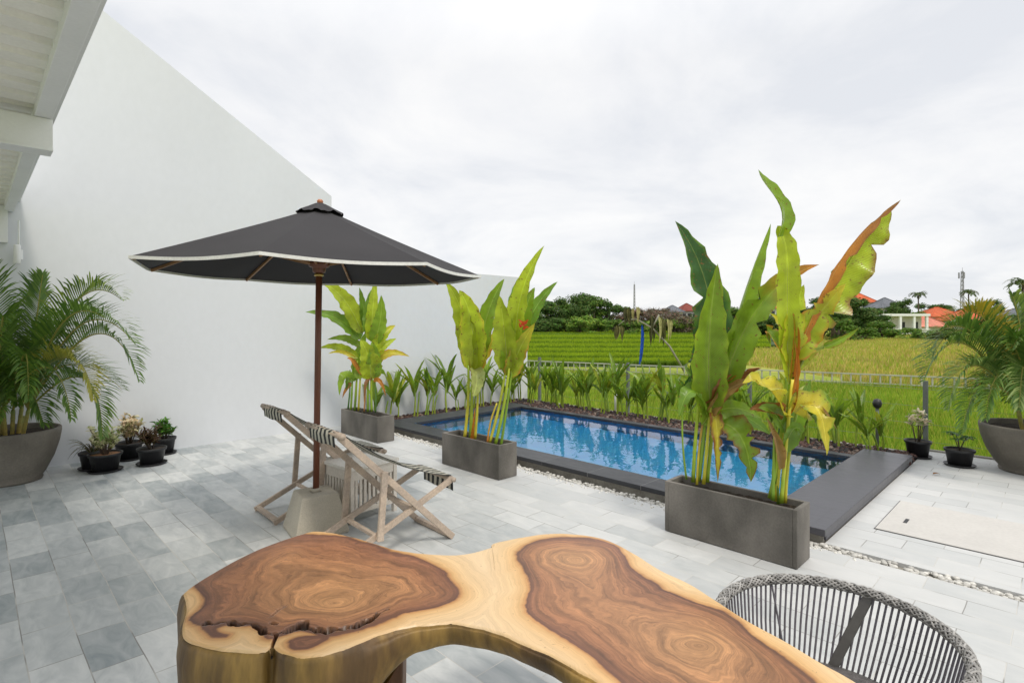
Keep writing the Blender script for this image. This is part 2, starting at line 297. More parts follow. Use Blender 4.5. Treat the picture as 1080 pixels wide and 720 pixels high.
# ------------------------------------------------------------------ setting: ground, deck, pool
ROT = (0, 0, PHI)
POOL = (4.75, 7.10, 1.70, 6.95)     # s0 s1 t0 t1 of the water
GZ = -0.6
def field_material():
    m = bpy.data.materials.new('field'); m.use_nodes = True; t = m.node_tree; L = t.links.new; p = t.nodes['Principled BSDF']
    tcn = N(t, 'ShaderNodeTexCoord')
    n = N(t, 'ShaderNodeTexNoise'); n.inputs['Scale'].default_value = .12; n.inputs['Detail'].default_value = 6; L(tcn.outputs['Object'], n.inputs[0])
    n2 = N(t, 'ShaderNodeTexNoise'); n2.inputs['Scale'].default_value = 1.4; n2.inputs['Detail'].default_value = 8; L(tcn.outputs['Object'], n2.inputs[0])
    a = N(t, 'ShaderNodeMath', operation='ADD'); L(n.outputs[0], a.inputs[0]); L(n2.outputs[0], a.inputs[1])
    cr = N(t, 'ShaderNodeValToRGB'); L(a.outputs[0], cr.inputs[0]); E = cr.color_ramp.elements
    hf = N(t, 'ShaderNodeMath', operation='MULTIPLY'); hf.inputs[1].default_value = .5; L(a.outputs[0], hf.inputs[0]); L(hf.outputs[0], cr.inputs[0])
    E[0].position = .35; E[0].color = (.19, .26, .03, 1); E[1].position = .65; E[1].color = (.42, .38, .10, 1)
    x = E.new(.5); x.color = (.24, .29, .045, 1)
    L(cr.outputs[0], p.inputs['Base Color']); p.inputs['Roughness'].default_value = .95; p.inputs['Specular IOR Level'].default_value = .1
    return m
M_field = field_material()
b = MB(); b.box(-900, 900, -200, 1500, GZ - 1, GZ); tag(b.build('ground', M_field), kind='structure')
S_END = 8.5; BE = 8.10
# deck: sheet pieces around the pool opening (local s,t)
b = MB()
for s0, s1, t0, t1 in ((-7.0, 4.30, -7.0, 7.95), (4.30, 4.42, -5.0, -.6), (4.42, S_END, -5.0, 1.24)):  # first piece extended unseen behind the camera to catch light
    b.box(s0, s1, t0, t1, -0.75, 0)
tag(b.build('deck', M_deck, rot=ROT), kind='structure')
b = MB(); b.box(4.30, 4.42, -.6, 7.95, -.75, -.03); tag(b.build('gutter_channel', M_riser, rot=ROT), kind='structure')
# pebbles in the channel
rr = rng(5); b = MB()
for i in range(2600):
    t = rr.uniform(-.6, 7.4); s = rr.gauss(4.362, .03); s = min(4.413, max(4.308, s))
    if t < 1.2 and rr.random() < .35: continue
    r = rr.uniform(.009, .019); c = rr.uniform(.42, .70); cc = (c, c * .97, c * .9)
    z = -.03 + rr.uniform(.2, 1.6) * r
    a = rr.uniform(0, 3.1); vs = []
    for la, rad in ((-.6, .75), (.1, 1), (.7, .65)):
        for k in range(6):
            th = a + k * math.pi / 3; vs.append((s + math.cos(th) * r * rad * 1.15, t + math.sin(th) * r * rad * 1.15, z + la * r * .8))
    fs = [(i_*6+k, i_*6+(k+1) % 6, (i_+1)*6+(k+1) % 6, (i_+1)*6+k) for i_ in range(2) for k in range(6)] + [tuple(12+k for k in range(6))]
    b.add(vs, fs, cc, smooth=True)
# a few scattered outside the channel, as swept
for i in range(160):
    t = rr.uniform(1.0, 6.6); s = 4.29 - abs(rr.gauss(0, .045)); r = rr.uniform(.006, .013); c = rr.uniform(.5, .8)
    vs = [(s + math.cos(k * math.pi / 3) * r * q, t + math.sin(k * math.pi / 3) * r * q, z) for z, q in ((0, 1), (r * .8, .75)) for k in range(6)]
    b.add(vs, [(k, (k+1) % 6, 6+(k+1) % 6, 6+k) for k in range(6)] + [tuple(6+k for k in range(6))], (c, c * .97, c * .9), smooth=True)
tag(b.build('pebbles', M_pebble, rot=ROT), 'small white pebbles filling the drain channel along the pool', 'pebbles', kind='stuff')
# access hatch
b = MB(); b.box(5.0, 5.95, -1.2, 1.06, .001, .003); tag(b.build('hatch_frame', M_pot, rot=ROT), kind='structure')
M_hatch = mat('hatch_stone', (.55, .53, .50), .7, scale=3, var=.05, scale2=40, var2=.04, bump=.15)
b = MB(); b.box(5.008, 5.942, -1.192, 1.052, .003, .007); tag(b.build('hatch_lid', M_hatch, rot=ROT), kind='structure')
b = MB(); b.box(5.30, 5.42, .90, .925, .007, .009); tag(b.build('hatch_handle_slot', M_pot, rot=ROT), kind='structure')
# pool
def pool_tile():
    m = bpy.data.materials.new('pool_tiles'); m.use_nodes = True; t = m.node_tree; L = t.links.new; p = t.nodes['Principled BSDF']
    tcn = N(t, 'ShaderNodeTexCoord'); br = N(t, 'ShaderNodeTexBrick'); L(tcn.outputs['Object'], br.inputs['Vector']); br.offset = 0
    br.inputs['Scale'].default_value = 1; br.inputs['Brick Width'].default_value = .1; br.inputs['Row Height'].default_value = .1; br.inputs['Mortar Size'].default_value = .003
    br.inputs['Color1'].default_value = (.045, .47, .97, 1); br.inputs['Color2'].default_value = (.06, .54, .98, 1); br.inputs['Mortar'].default_value = (.07, .45, .90, 1)
    L(br.outputs['Color'], p.inputs['Base Color']); p.inputs['Roughness'].default_value = .3; return m
M_pool = pool_tile()
s0, s1, t0, t1 = POOL
b = MB(); D = .55
b.add([(s0,t0,-D),(s1,t0,-D),(s1,t1,-D),(s0,t1,-D),(s0,t0,.06),(s1,t0,.06),(s1,t1,.06),(s0,t1,.06)], [(0,1,2,3),(0,4,5,1),(1,5,6,2),(2,6,7,3),(3,7,4,0)])
tag(b.build('pool_basin', M_pool, rot=ROT), kind='structure')
b = MB()
for q in ((4.46, s0, 1.26, 7.33), (s1, 7.26, 1.70, 7.33), (s0, s1, t1, 7.33), (s0, 7.60, 1.26, t0)):
    b.box(q[0], q[1] , q[2], q[3], -.7, .045)
tag(b.build('pool_riser', M_riser, rot=ROT), kind='structure')
b = MB(); b.box(4.43, s0 + .02, 1.72, 7.36, .047, .09); tag(b.build('pool_coping_near', M_cope, rot=ROT, bevel=.004), kind='structure')
b = MB(); b.box(4.43, 7.63, 1.24, 1.719, .040, .092); b.box(4.47, 7.63, 1.244, 1.30, .003, .040); tag(b.build('pool_coping_right', M_cope2, rot=ROT, bevel=.005), kind='structure')
b = MB(); b.box(s0 + .022, 7.30, t1 - .02, 7.36, .047, .09); tag(b.build('pool_coping_left', M_cope, rot=ROT, bevel=.004), kind='structure')
b = MB(); b.box(s1 - .01, 7.22, 1.721, t1 - .022, .047, .088); tag(b.build('pool_coping_far', M_cope, rot=ROT, bevel=.004), kind='structure')
def water_mat():
    m = bpy.data.materials.new('pool_water'); m.use_nodes = True; t = m.node_tree; L = t.links.new; t.nodes.remove(t.nodes['Principled BSDF'])
    tcn = N(t, 'ShaderNodeTexCoord'); mp = N(t, 'ShaderNodeMapping'); L(tcn.outputs['Object'], mp.inputs[0]); mp.inputs['Scale'].default_value = (1, 1, 1)
    n = N(t, 'ShaderNodeTexNoise'); n.inputs['Scale'].default_value = 2.6; n.inputs['Detail'].default_value = 3; L(mp.outputs[0], n.inputs[0])
    n2 = N(t, 'ShaderNodeTexNoise'); n2.inputs['Scale'].default_value = 9; n2.inputs['Detail'].default_value = 2; L(mp.outputs[0], n2.inputs[0])
    ma = N(t, 'ShaderNodeMath', operation='MULTIPLY_ADD'); L(n2.outputs[0], ma.inputs[0]); ma.inputs[1].default_value = .18; L(n.outputs[0], ma.inputs[2])
    bp = N(t, 'ShaderNodeBump'); bp.inputs['Strength'].default_value = .13; bp.inputs['Distance'].default_value = .05; L(ma.outputs[0], bp.inputs['Height'])
    fr = N(t, 'ShaderNodeFresnel'); fr.inputs[0].default_value = 1.7; L(bp.outputs[0], fr.inputs['Normal'])
    gl = N(t, 'ShaderNodeBsdfGlossy'); gl.inputs['Roughness'].default_value = .015; L(bp.outputs[0], gl.inputs['Normal'])
    tp = N(t, 'ShaderNodeBsdfRefraction'); tp.inputs['IOR'].default_value = 1.33; tp.inputs['Roughness'].default_value = 0.0; tp.inputs[0].default_value = (.88, .97, 1.0, 1); L(bp.outputs[0], tp.inputs['Normal'])
    mx = N(t, 'ShaderNodeMixShader'); L(fr.outputs[0], mx.inputs[0]); L(tp.outputs[0], mx.inputs[1]); L(gl.outputs[0], mx.inputs[2]); L(mx.outputs[0], t.nodes['Material Output'].inputs[0]); return m
b = MB(); b.add([(s0,t0,.045),(s1,t0,.045),(s1,t1,.045),(s0,t1,.045)], [(0,1,2,3)]); tag(b.build('pool_water', water_mat(), rot=ROT), kind='structure')
# planting beds
b = MB()
b.box(7.22, BE, 1.241, 7.95, -.7, -.005); b.box(4.42, 7.27, 7.33, 7.95, -.7, .0)
tag(b.build('planting_bed', M_soil, rot=ROT), kind='structure')
b = MB(); b.box(BE, BE + .08, 1.241, 8.2, -.8, .03); b.box(S_END, S_END + .05, -5, 1.24, -.8, .02)
tag(b.build('kerb', M_riser, rot=ROT), kind='structure')
rr = rng(8); b = MB()
for i in range(9000):
    if rr.random() < .85: s = rr.uniform(7.23, BE - .02); t = rr.uniform(1.25, 7.9)
    else: s = rr.uniform(4.45, 7.3); t = rr.uniform(7.38, 7.92)
    r = rr.uniform(.012, .032); k = rr.random(); c = (.10, .055, .045) if k < .5 else ((.045, .04, .04) if k < .85 else (.22, .17, .14))
    z = rr.uniform(0, .04) + r * .2; vs = []
    for la, rad in ((-.5, .8), (.3, 1), (.9, .4)):
        a0 = rr.uniform(0, 3)
        for q in range(5): vs.append((s + math.cos(a0 + q*1.2566) * r * rad * rr.uniform(.8, 1.2), t + math.sin(a0 + q*1.2566) * r * rad * rr.uniform(.8, 1.2), z + la * r))
    b.add(vs, [(i_*5+q, i_*5+(q+1) % 5, (i_+1)*5+(q+1) % 5, (i_+1)*5+q) for i_ in range(2) for q in range(5)] + [tuple(10+q for q in range(5))], c)
tag(b.build('gravel', M_gravel, rot=ROT), 'brown volcanic gravel mulching the beds around the pool', 'gravel', kind='stuff')

# ------------------------------------------------------------------ boundary wall, roof overhang
TW = 7.95
wall = empty('boundary_wall', G(4, TW), 0, label='tall smooth white plaster boundary wall with a sloping top left of the pool', cat='wall')
b = MB()
prof = [(-4.2, 7.6), (-2.7, 7.6), (1.11, 5.26), (3.97, 3.535), (3.97, 2.53), (8.32, 2.53)]
b_v = []
for tt in (0, .18):
    for s, z in prof: b_v.append((s - 4, tt, z))
    b_v.append((8.32 - 4, tt, -.7)); b_v.append((-4.2 - 4, tt, -.7))
n = 8
b.add(b_v, [tuple(range(n))[::-1], tuple(range(n, 2*n))] + [(i, (i+1) % n, n + (i+1) % n, n + i) for i in range(n)])
wo_ = b.build('wall_face', M_wall, parent=wall, rot=ROT)
EZ = 2.78
roof = empty('roof_overhang', G(0, 4), 0, label='white roof overhang of the house seen from below, corrugated soffit', cat='roof')
b = MB(); # corrugated soffit sheet, ribs along s
T0, T1 = -4.0, TW - .01; pitch = .2; vs = []; fs = []
tt = T0; row = []
while tt < T1:
    for o, z in ((0, 0), (.115, 0), (.135, .045), (.18, .045)):
        row.append((tt + o, z))
    tt += pitch
row = [(min(a, T1), z) for a, z in row]
for a, z in row: vs += [(-2.6, a - 4, EZ + .055 + z), (.30, a - 4, EZ + .055 + z)]
b.add(vs, [(2*i, 2*i+1, 2*i+3, 2*i+2) for i in range(len(row) - 1)])
b.build('soffit', M_soffit, parent=roof, rot=ROT)
b = MB(); b.box(.27, .35, T0 - 4, T1 - 4, EZ, EZ + .16); b.build('fascia', M_white, parent=roof, rot=ROT, bevel=.004)
b = MB(); b.box(.35, .40, T0 - 4, T1 - 4, EZ + .12, EZ + .20); b.build('drip_edge', M_white, parent=roof, rot=ROT)
b = MB(); b.box(-2.6, .38, T0 - 4, T1 - 4, EZ + .21, EZ + .26); b.build('roof_sheet', M_white, parent=roof, rot=ROT)
for ta, s_e, dz in ((4.15, .352, .18), (1.5, .352, .18), (-1.2, .352, .18)):
    b = MB(); b.box(-2.6, s_e, ta - 4, ta + .10 - 4, EZ - dz, EZ - .002); b.box(-2.6, s_e, ta - .025 - 4, ta + .125 - 4, EZ - dz - .012, EZ - dz); b.build('beam', M_white, parent=roof, rot=ROT, bevel=.003)
b = MB(); b.box(-2.6, .30, TW - .10 - 4, TW - .012 - 4, 2.44, EZ + .05); b.build('wall_beam', M_white, parent=roof, rot=ROT, bevel=.003)
# light on wall
Yl = 7.86 / 1.344
wl = empty('wall_light', G(0, 0), 0, label='small white tubular wall light under the end of the overhang', cat='wall light')
pl = atY(18, 268, 5.84); wl.location = pl
b = MB(); b.lathe([(0, -.1), (.028, -.1), (.03, -.095), (.03, .09), (.026, .1), (0, .1)], 16); b.build('lamp_tube', M_white, parent=wl)
b = MB(); b.bar((0, .02, .1), (0, .02, .36), .012, .012); b.build('conduit', M_white, parent=wl)
b = MB(); b.box(-.02, .02, .01, .05, -.05, .05); b.build('bracket', M_white, parent=wl)

# ------------------------------------------------------------------ planters
def planter(s0, s1, t0, t1, h, label):
    o = empty('planter', G((s0+s1)/2, (t0+t1)/2), PHI, label=label, cat='planter', group='long concrete planters by the pool')
    hs_, ht = (s1-s0)/2, (t1-t0)/2; w_ = .028; b = MB()
    b.box(-hs_, hs_, -ht, -ht+w_, 0.004, h); b.box(-hs_, hs_, ht-w_, ht, 0.004, h)
    b.box(-hs_, -hs_+w_, -ht+w_, ht-w_, 0.004, h); b.box(hs_-w_, hs_, -ht+w_, ht-w_, 0.004, h)
    me = b.build('trough', M_conc, parent=o, bevel=.004)
    # clods of soil
    b = MB(); n1, n2 = 8, 24; rr = rng(int(t0*10)); vs = []
    for i in range(n1+1):
        for j in range(n2+1):
            vs.append((-hs_+w_*.9 + i/n1*(2*hs_-1.8*w_), -ht+w_*.9 + j/n2*(2*ht-1.8*w_), h-.05+rr.uniform(-.012, .014)))
    b.add(vs, [(i*(n2+1)+j, (i+1)*(n2+1)+j, (i+1)*(n2+1)+j+1, i*(n2+1)+j+1) for i in range(n1) for j in range(n2)])
    b.build('soil', M_soil, parent=o); return o
planter(3.81, 4.06, 1.23, 2.18, .385, 'long grey concrete planter nearest the camera at the pool corner')
planter(3.82, 4.08, 4.05, 4.99, .355, 'long grey concrete planter in the middle of the pool edge')
planter(3.85, 4.11, 6.42, 7.42, .35, 'long grey concrete planter farthest back near the white wall')

# ------------------------------------------------------------------ leaves
GR = dict(lime=(.44, .54, .03), green=(.18, .32, .03), dark=(.05, .13, .025), yellow=(.68, .58, .05), orange=(.62, .24, .04), brown=(.30, .13, .045), pale=(.45, .50, .16), mid=(.25, .39, .03), tan=(.42, .27, .10))
def lerp(a, b, k): return tuple(x + (y - x) * k for x, y in zip(a, b))
def leaf(mb, pts, w, nrm, c1, c2=None, edge=0.0, seed=0, fold=.35, ripple=.12, tear=0.0, nseg=22, prof=(.55, .75), petiole=None, twist=0.0, tipc=None, sided=0):
    """pts: 3 world points (base, control, tip); w: full width in metres"""
    rr = rng(seed); P = [Vector(p) for p in pts]; rows = []; nrm = Vector(nrm)
    A = 7; offs = [-1, -.68, -.34, 0, .34, .68, 1]; vs = []; cols = []; uvs = []
    ph = [rr.uniform(0, 6.28) for _ in range(4)]; L = (P[1]-P[0]).length + (P[2]-P[1]).length
    c2 = c2 or c1
    tears = [rr.uniform(.15, .9) for _ in range(int(tear * 8))]; tw = [rr.choice((-1, 1)) for _ in tears]; td = [rr.uniform(.35, .85) for _ in tears]
    for i in range(nseg + 1):
        u = i / nseg
        if len(P) == 3:
            p = P[0]*(1-u)**2 + P[1]*2*u*(1-u) + P[2]*u*u; T = ((P[1]-P[0])*(1-u) + (P[2]-P[1])*u).normalized()
        else:
            p = P[0]*(1-u)**3 + P[1]*3*u*(1-u)**2 + P[2]*3*u*u*(1-u) + P[3]*u**3
            T = ((P[1]-P[0])*(1-u)**2 + (P[2]-P[1])*2*u*(1-u) + (P[3]-P[2])*u*u).normalized()
        S = T.cross(nrm)
        if S.length < 1e-3: S = T.cross(Vector((1, .3, 0)))
        S.normalize()
        if twist: S = Matrix.Rotation(twist * (u - .3), 3, T) @ S
        Nn = S.cross(T).normalized()
        hw = w / 2 * (math.sin(math.pi * u ** prof[0]) ** prof[1]) if 0 < u < 1 else 0.0
        for o in offs:
            q = abs(o); hh = hw
            if sided and o * sided < 0: hh *= .25
            for tu, sd, dd in zip(tears, tw, td):
                if o * sd > 0 and abs(u - tu) < .022: hh *= (1 - dd * q)
            rp = ripple * hw * q * math.sin(u * L * 26 + ph[0] + (1.5 if o > 0 else 0)) + ripple * .5 * hw * q * math.sin(u * L * 55 + ph[1])
            pos = p + S * (o * hh * (1 + .08 * math.sin(u * 40 + ph[2]))) * math.cos(fold * q) + Nn * (hh * q * math.sin(fold) * 1 + rp)
            vs.append(pos); uvs.append((u * L, o))
            k = 0
            if edge: k = max(0, min(1, (q - (1 - edge) + .35 * math.sin(u * 17 + ph[3]) * edge + rr.uniform(-.12, .12)) * 3))
            c = lerp(c1, c2, k)
            if tipc: c = lerp(c, tipc, max(0, min(1, (u - .55) * 2.5 + rr.uniform(-.1, .1))))
            cols.append(c)
    fs = [(i*A+j, i*A+j+1, (i+1)*A+j+1, (i+1)*A+j) for i in range(nseg) for j in range(A-1)]
    mb.add(vs, fs, cols, uvs, True)
    # midrib
    mid = [vs[i*A+3] for i in range(0, nseg+1, 2)]
    mr = [max(.0012, .0055 * w / .2 * (1 - k/len(mid))) for k in range(len(mid))]
    mb.tube(mid, mr, 5, lerp(c1, (.6, .65, .2), .5), cap=False)
    if petiole is not None:
        pp = [Vector(q) for q in petiole] + [P[0]]
        mb.tube(pp, [.012] * len(pp), 6, lerp(c1, (.4, .45, .08), .5))
def stalk(mb, a, b, r0, r1, c0, c1, seed=0, bow=.02):
    rr = rng(seed); a = Vector(a); b = Vector(b); pts = []; cols = []; n = 12
    ox, oy = rr.uniform(-bow, bow), rr.uniform(-bow, bow)
    for i in range(n + 1):
        u = i / n; p = a.lerp(b, u); k = math.sin(u * math.pi); pts.append(p + Vector((ox * k, oy * k, 0)))
        cols += [lerp(c0, c1, min(1, max(0, u + rr.uniform(-.15, .15))))] * 8
    rad = [(r0 + (r1 - r0) * i / n) * (1 + (.12 if i % 4 == 0 else 0)) for i in range(n + 1)]
    mb.tube(pts, rad, 8, cols)
VIEW = Vector((0, -1, .25))
def heliconia(label, base, stalks, leaves, seed):
    """base: world point; stalks [(x0,y0,x1,y1,c0,c1,r)] in photo px at depth Y0; leaves [(pts, w_px, nrm, colours...)]"""
    Y0 = base.y; o = empty('heliconia_plant', base, 0, label=label, cat='plant', group='tall heliconia plants in the planters')
    inv = lambda p: p - base
    rr = rng(seed)
    for i, st in enumerate(stalks):
        x0, y0, x1, y1, c0, c1, r = st; dY = rr.uniform(-.05, .05)
        mb = MB(); stalk(mb, inv(atY(x0, y0, Y0 + dY * .6)), inv(atY(x1, y1, Y0 + dY)), r, r * .7, GR[c0], GR[c1], seed * 31 + i); mb.build('stalk', M_leaf2, parent=o)
    for i, lf in enumerate(leaves):
        pts, wpx = lf[0], lf[1]; kw = dict(lf[3]) if len(lf) > 3 else {}
        dep = kw.pop('dep', (0, rr.uniform(-.12, .12), rr.uniform(-.25, .25))); dep = tuple(dep) + (dep[-1],) * 4
        P3 = [inv(atY(x, y, Y0 + dep[k])) for k, (x, y) in enumerate(pts)]
        cc = lf[2]; c1 = GR[cc[0]]; c2 = GR[cc[1]] if len(cc) > 1 else None
        jit = rr.uniform(.88, 1.12); c1 = tuple(x * jit for x in c1)
        if 'tipc' in kw: kw['tipc'] = GR[kw['tipc']]
        if 'pet' in kw: q = kw.pop('pet'); kw['petiole'] = [inv(atY(x, y, Y0)) for x, y in q]
        nrm = kw.pop('n', VIEW + Vector((rr.uniform(-.4, .4), 0, rr.uniform(-.2, .4))))
        mb = MB(); leaf(mb, P3, wpx / FPX * Y0, nrm, c1, c2, seed=seed * 77 + i, **kw); mb.build('leaf', M_leaf, parent=o)
    return o
M_leaf2 = mat('stalk_skin', (1, 1, 1), .45, attr=True, scale=10, var=.18, scale2=50, stretch=(1, 1, .3), bump=.08)

pA = G(3.94, 2.0, .33); pB = G(3.94, 1.42, .33)
heliconia('tall heliconia with broad lime leaves at the left end of the nearest planter', pA,
  [(724,505,720,425,'green','mid',.008),(731,508,741,400,'mid','lime',.015),(737,507,748,405,'mid','green',.017),(742,510,752,400,'yellow','mid',.014),(746,508,757,400,'mid','lime',.015),(735,511,744,430,'yellow','brown',.010)],
  [([(752,425),(764,300),(712,233)], 44, ('dark','green'), dict(dep=(.05,.25,.3), edge=.2, twist=.5, ripple=.16, tear=.3, fold=.3)),
   ([(750,440),(742,360),(757,278)], 43, ('mid','lime'), dict(dep=(0,-.12,-.10), fold=.6, ripple=.10, twist=.5, edge=.12, prof=(.62,.8), n=(-.25,-1,.15))),
   ([(756,430),(772,330),(813,236)], 40, ('mid','lime'), dict(dep=(.02,.05,.1), fold=.75, ripple=.06, n=(.7,-1,.1), tear=.12)),
   ([(760,415),(790,300),(864,279)], 36, ('mid','lime'), dict(dep=(0,-.05,-.2), fold=.55, tipc='orange', n=(.2,-1,.9), ripple=.1, tear=.3)),
   ([(752,430),(735,400),(737,345)], 26, ('dark',), dict(dep=(.03,.15,.2), n=(-.6,-1,.1))),
   ([(748,430),(775,400),(768,372)], 18, ('pale','green'), dict(dep=(0,.1,.15), fold=.6)),
   ([(748,440),(728,385),(716,440)], 24, ('green','dark'), dict(dep=(0,-.1,-.15), n=(0,-.6,1))),
   ([(757,425),(776,360),(790,345)], 30, ('lime','yellow'), dict(dep=(.05,.1,.25), fold=.4)),
   ([(748,428),(775,392),(803,388)], 26, ('brown','orange'), dict(edge=.5, ripple=.5, fold=1.1, tear=.5)),
   ([(748,435),(765,405),(795,400)], 22, ('tan','brown'), dict(edge=.4, ripple=.5, fold=1.0, dep=(0,-.12,-.1))),
   ([(746,430),(762,402),(772,395)], 16, ('brown','tan'), dict(ripple=.4, fold=.9, n=(0,-.3,1))),
   ([(752,430),(758,445),(757,508)], 14, ('yellow','brown'), dict(edge=.6, ripple=.3, tear=.6, dep=(0,-.1,-.12))),
   ([(756,430),(790,436),(812,458)], 20, ('green','mid'), dict(dep=(0,.1,.12))),
   ([(740,448),(765,415),(804,442)], 22, ('mid','green'), dict(dep=(0,-.05,.05), ripple=.2)),
   ([(745,440),(735,405),(722,385)], 20, ('green','dark'), dict(dep=(0,.12,.2))),
   ([(757,445),(790,448),(792,508)], 32, ('mid','brown'), dict(edge=.35, ripple=.2, tear=.8, dep=(0,-.12,-.2), pet=[(748,440)], prof=(.7,.7))),
   ([(720,425),(716,408),(712,398)], 10, ('green',), {}), ([(720,425),(724,405),(729,396)], 10, ('dark',), {})], 1)
heliconia('tall heliconia with browning upright leaf at the right end of the nearest planter', pB,
  [(812,525,826,400,'mid','lime',.015),(818,528,830,395,'yellow','mid',.016),(824,530,836,400,'mid','yellow',.014),(815,527,818,430,'green','mid',.013),(828,530,842,425,'yellow','green',.012),(821,531,824,440,'green','dark',.012)],
  [([(832,405),(826,300),(838,262),(820,238)], 26, ('lime','mid'), dict(dep=(0,0,-.02,.05), fold=.5, ripple=.12, n=(-.3,-1,.1), prof=(.9,.5), nseg=28)),
   ([(821,250),(838,212),(803,200),(800,179)], 25, ('mid','lime'), dict(dep=(.02,.0,.05,.08), fold=.6, ripple=.1, n=(.8,-1,.1), prof=(.5,.6))),
   ([(836,400),(856,310),(900,245),(950,211)], 17, ('orange','brown'), dict(dep=(0,0,-.05,-.1), fold=.1, sided=1, edge=.25, ripple=.10, tear=.9, tipc='brown', n=(0,-1,.2), prof=(.8,.6), nseg=34)),
   ([(838,395),(864,318),(900,262),(940,219)], 52, ('lime','brown'), dict(dep=(.02,.03,-.0,-.05), fold=.12, sided=1, edge=.2, ripple=.25, tear=.8, n=(.1,-1,.2), prof=(1.0,.7), nseg=34)),
   ([(836,380),(852,340),(892,299)], 34, ('lime','orange'), dict(dep=(0,.05,-.1), edge=.25, tear=.7, ripple=.2, tipc='yellow')),
   ([(834,385),(832,335),(848,300)], 28, ('lime','yellow'), dict(dep=(0,.03,0), edge=.2, ripple=.15, tear=.3)),
   ([(832,390),(838,350),(812,330)], 22, ('yellow','green'), dict(edge=.4, ripple=.2, tear=.5, dep=(0,.1,.15))),
   ([(830,375),(803,330),(812,362)], 18, ('mid','orange'), dict(edge=.4, tear=.5, dep=(0,.1,.1))),
   ([(833,400),(842,350),(836,330)], 13, ('orange','brown'), dict(fold=1.0, dep=(0,-.03,-.03))),
   ([(831,440),(845,395),(838,360)], 11, ('orange','tan'), dict(fold=1.1, ripple=.3, dep=(0,-.05,-.05))),
   ([(868,366),(885,362),(905,346)], 12, ('mid','brown'), dict(edge=.4, fold=.8, pet=[(834,405),(850,372)], dep=(-.1,-.12,-.15))),
   ([(838,435),(868,405),(872,480)], 34, ('yellow','mid'), dict(edge=.3, ripple=.25, tear=.5, dep=(0,-.15,-.22), n=(.2,-1,.4))),
   ([(840,432),(862,415),(882,452)], 8, ('tan','orange'), dict(fold=1.0, dep=(0,-.1,-.2))),
   ([(828,440),(812,392),(783,404)], 36, ('yellow','lime'), dict(edge=.2, ripple=.35, tear=.2, dep=(0,-.1,-.1), n=(0,-.5,1))),
   ([(826,440),(805,425),(790,432)], 20, ('brown','tan'), dict(ripple=.4, fold=.8, dep=(0,-.1,-.1))),
   ([(828,455),(815,425),(800,430)], 18, ('green','mid'), dict(dep=(0,-.1,-.12))),
   ([(832,470),(842,430),(855,400)], 20, ('green','mid'), dict(dep=(0,.1,.12))),
   ([(826,478),(836,440),(846,455)], 22, ('green','mid'), dict(dep=(0,-.08,-.1))),
   ([(822,495),(820,465),(808,440)], 18, ('tan','orange'), dict(fold=1.1, ripple=.15, dep=(-.03,-.06,-.06)))], 2)
pC = G(3.94, 4.60, .30); pD = G(3.94, 4.24, .30)
heliconia('heliconia with paired lime leaves at the left end of the middle planter', pC,
  [(490,462,494,385,'yellow','mid',.018),(496,464,499,388,'mid','lime',.02),(501,463,504,390,'yellow','mid',.016)],
  [([(498,392),(494,325),(470,297)], 24, ('lime','mid'), dict(fold=.4, dep=(0,-.1,-.1))),
   ([(499,392),(503,330),(484,306)], 29, ('lime','yellow'), dict(fold=.35, dep=(0,-.15,-.2), edge=.2, ripple=.08)),
   ([(502,392),(510,325),(532,294)], 23, ('mid','lime'), dict(fold=.5, dep=(0,.1,.1))),
   ([(502,396),(515,362),(529,347)], 18, ('yellow','orange'), dict(edge=.4, fold=.5)),
   ([(498,398),(499,375),(485,355)], 9, ('orange','tan'), dict(fold=.9)),
   ([(498,395),(508,378),(512,360)], 8, ('tan','brown'), dict(fold=.9)),
   ([(500,388),(506,398),(499,418)], 19, ('pale','mid'), dict(fold=.7, dep=(0,-.12,-.15), prof=(.7,.5))),
   ([(497,470),(500,450),(501,430)], 6, ('orange','yellow'), dict(fold=1))], 3)
heliconia('heliconia with a red flower at the right end of the middle planter', pD,
  [(516,468,534,385,'yellow','mid',.016),(522,470,537,388,'mid','lime',.018),(528,472,540,390,'green','mid',.015),(514,467,524,425,'orange','yellow',.011)],
  [([(541,372),(546,330),(546,300),(574,259)], 25, ('lime','mid'), dict(fold=.5, dep=(0,-.05,-.1,-.1), n=(-.4,-1,.1))),
   ([(536,392),(532,345),(527,312)], 28, ('lime','mid'), dict(fold=.4, dep=(0,-.15,-.15))),
   ([(542,375),(540,320),(548,292)], 22, ('green','dark'), dict(dep=(0,.15,.2))),
   ([(543,380),(556,325),(588,297)], 20, ('green','dark'), dict(dep=(0,.1,.15), fold=.5)),
   ([(545,372),(551,325),(564,303)], 20, ('mid','lime'), dict(dep=(0,0,.05))),
   ([(537,398),(545,368),(564,341)], 20, ('lime','orange'), dict(edge=.22, dep=(0,-.1,-.15), tipc='yellow')),
   ([(537,395),(533,372),(540,335)], 18, ('mid','lime'), dict(dep=(0,-.05,-.08)))], 4)
pE = G(3.98, 7.15, .30); pF = G(3.98, 6.80, .30)
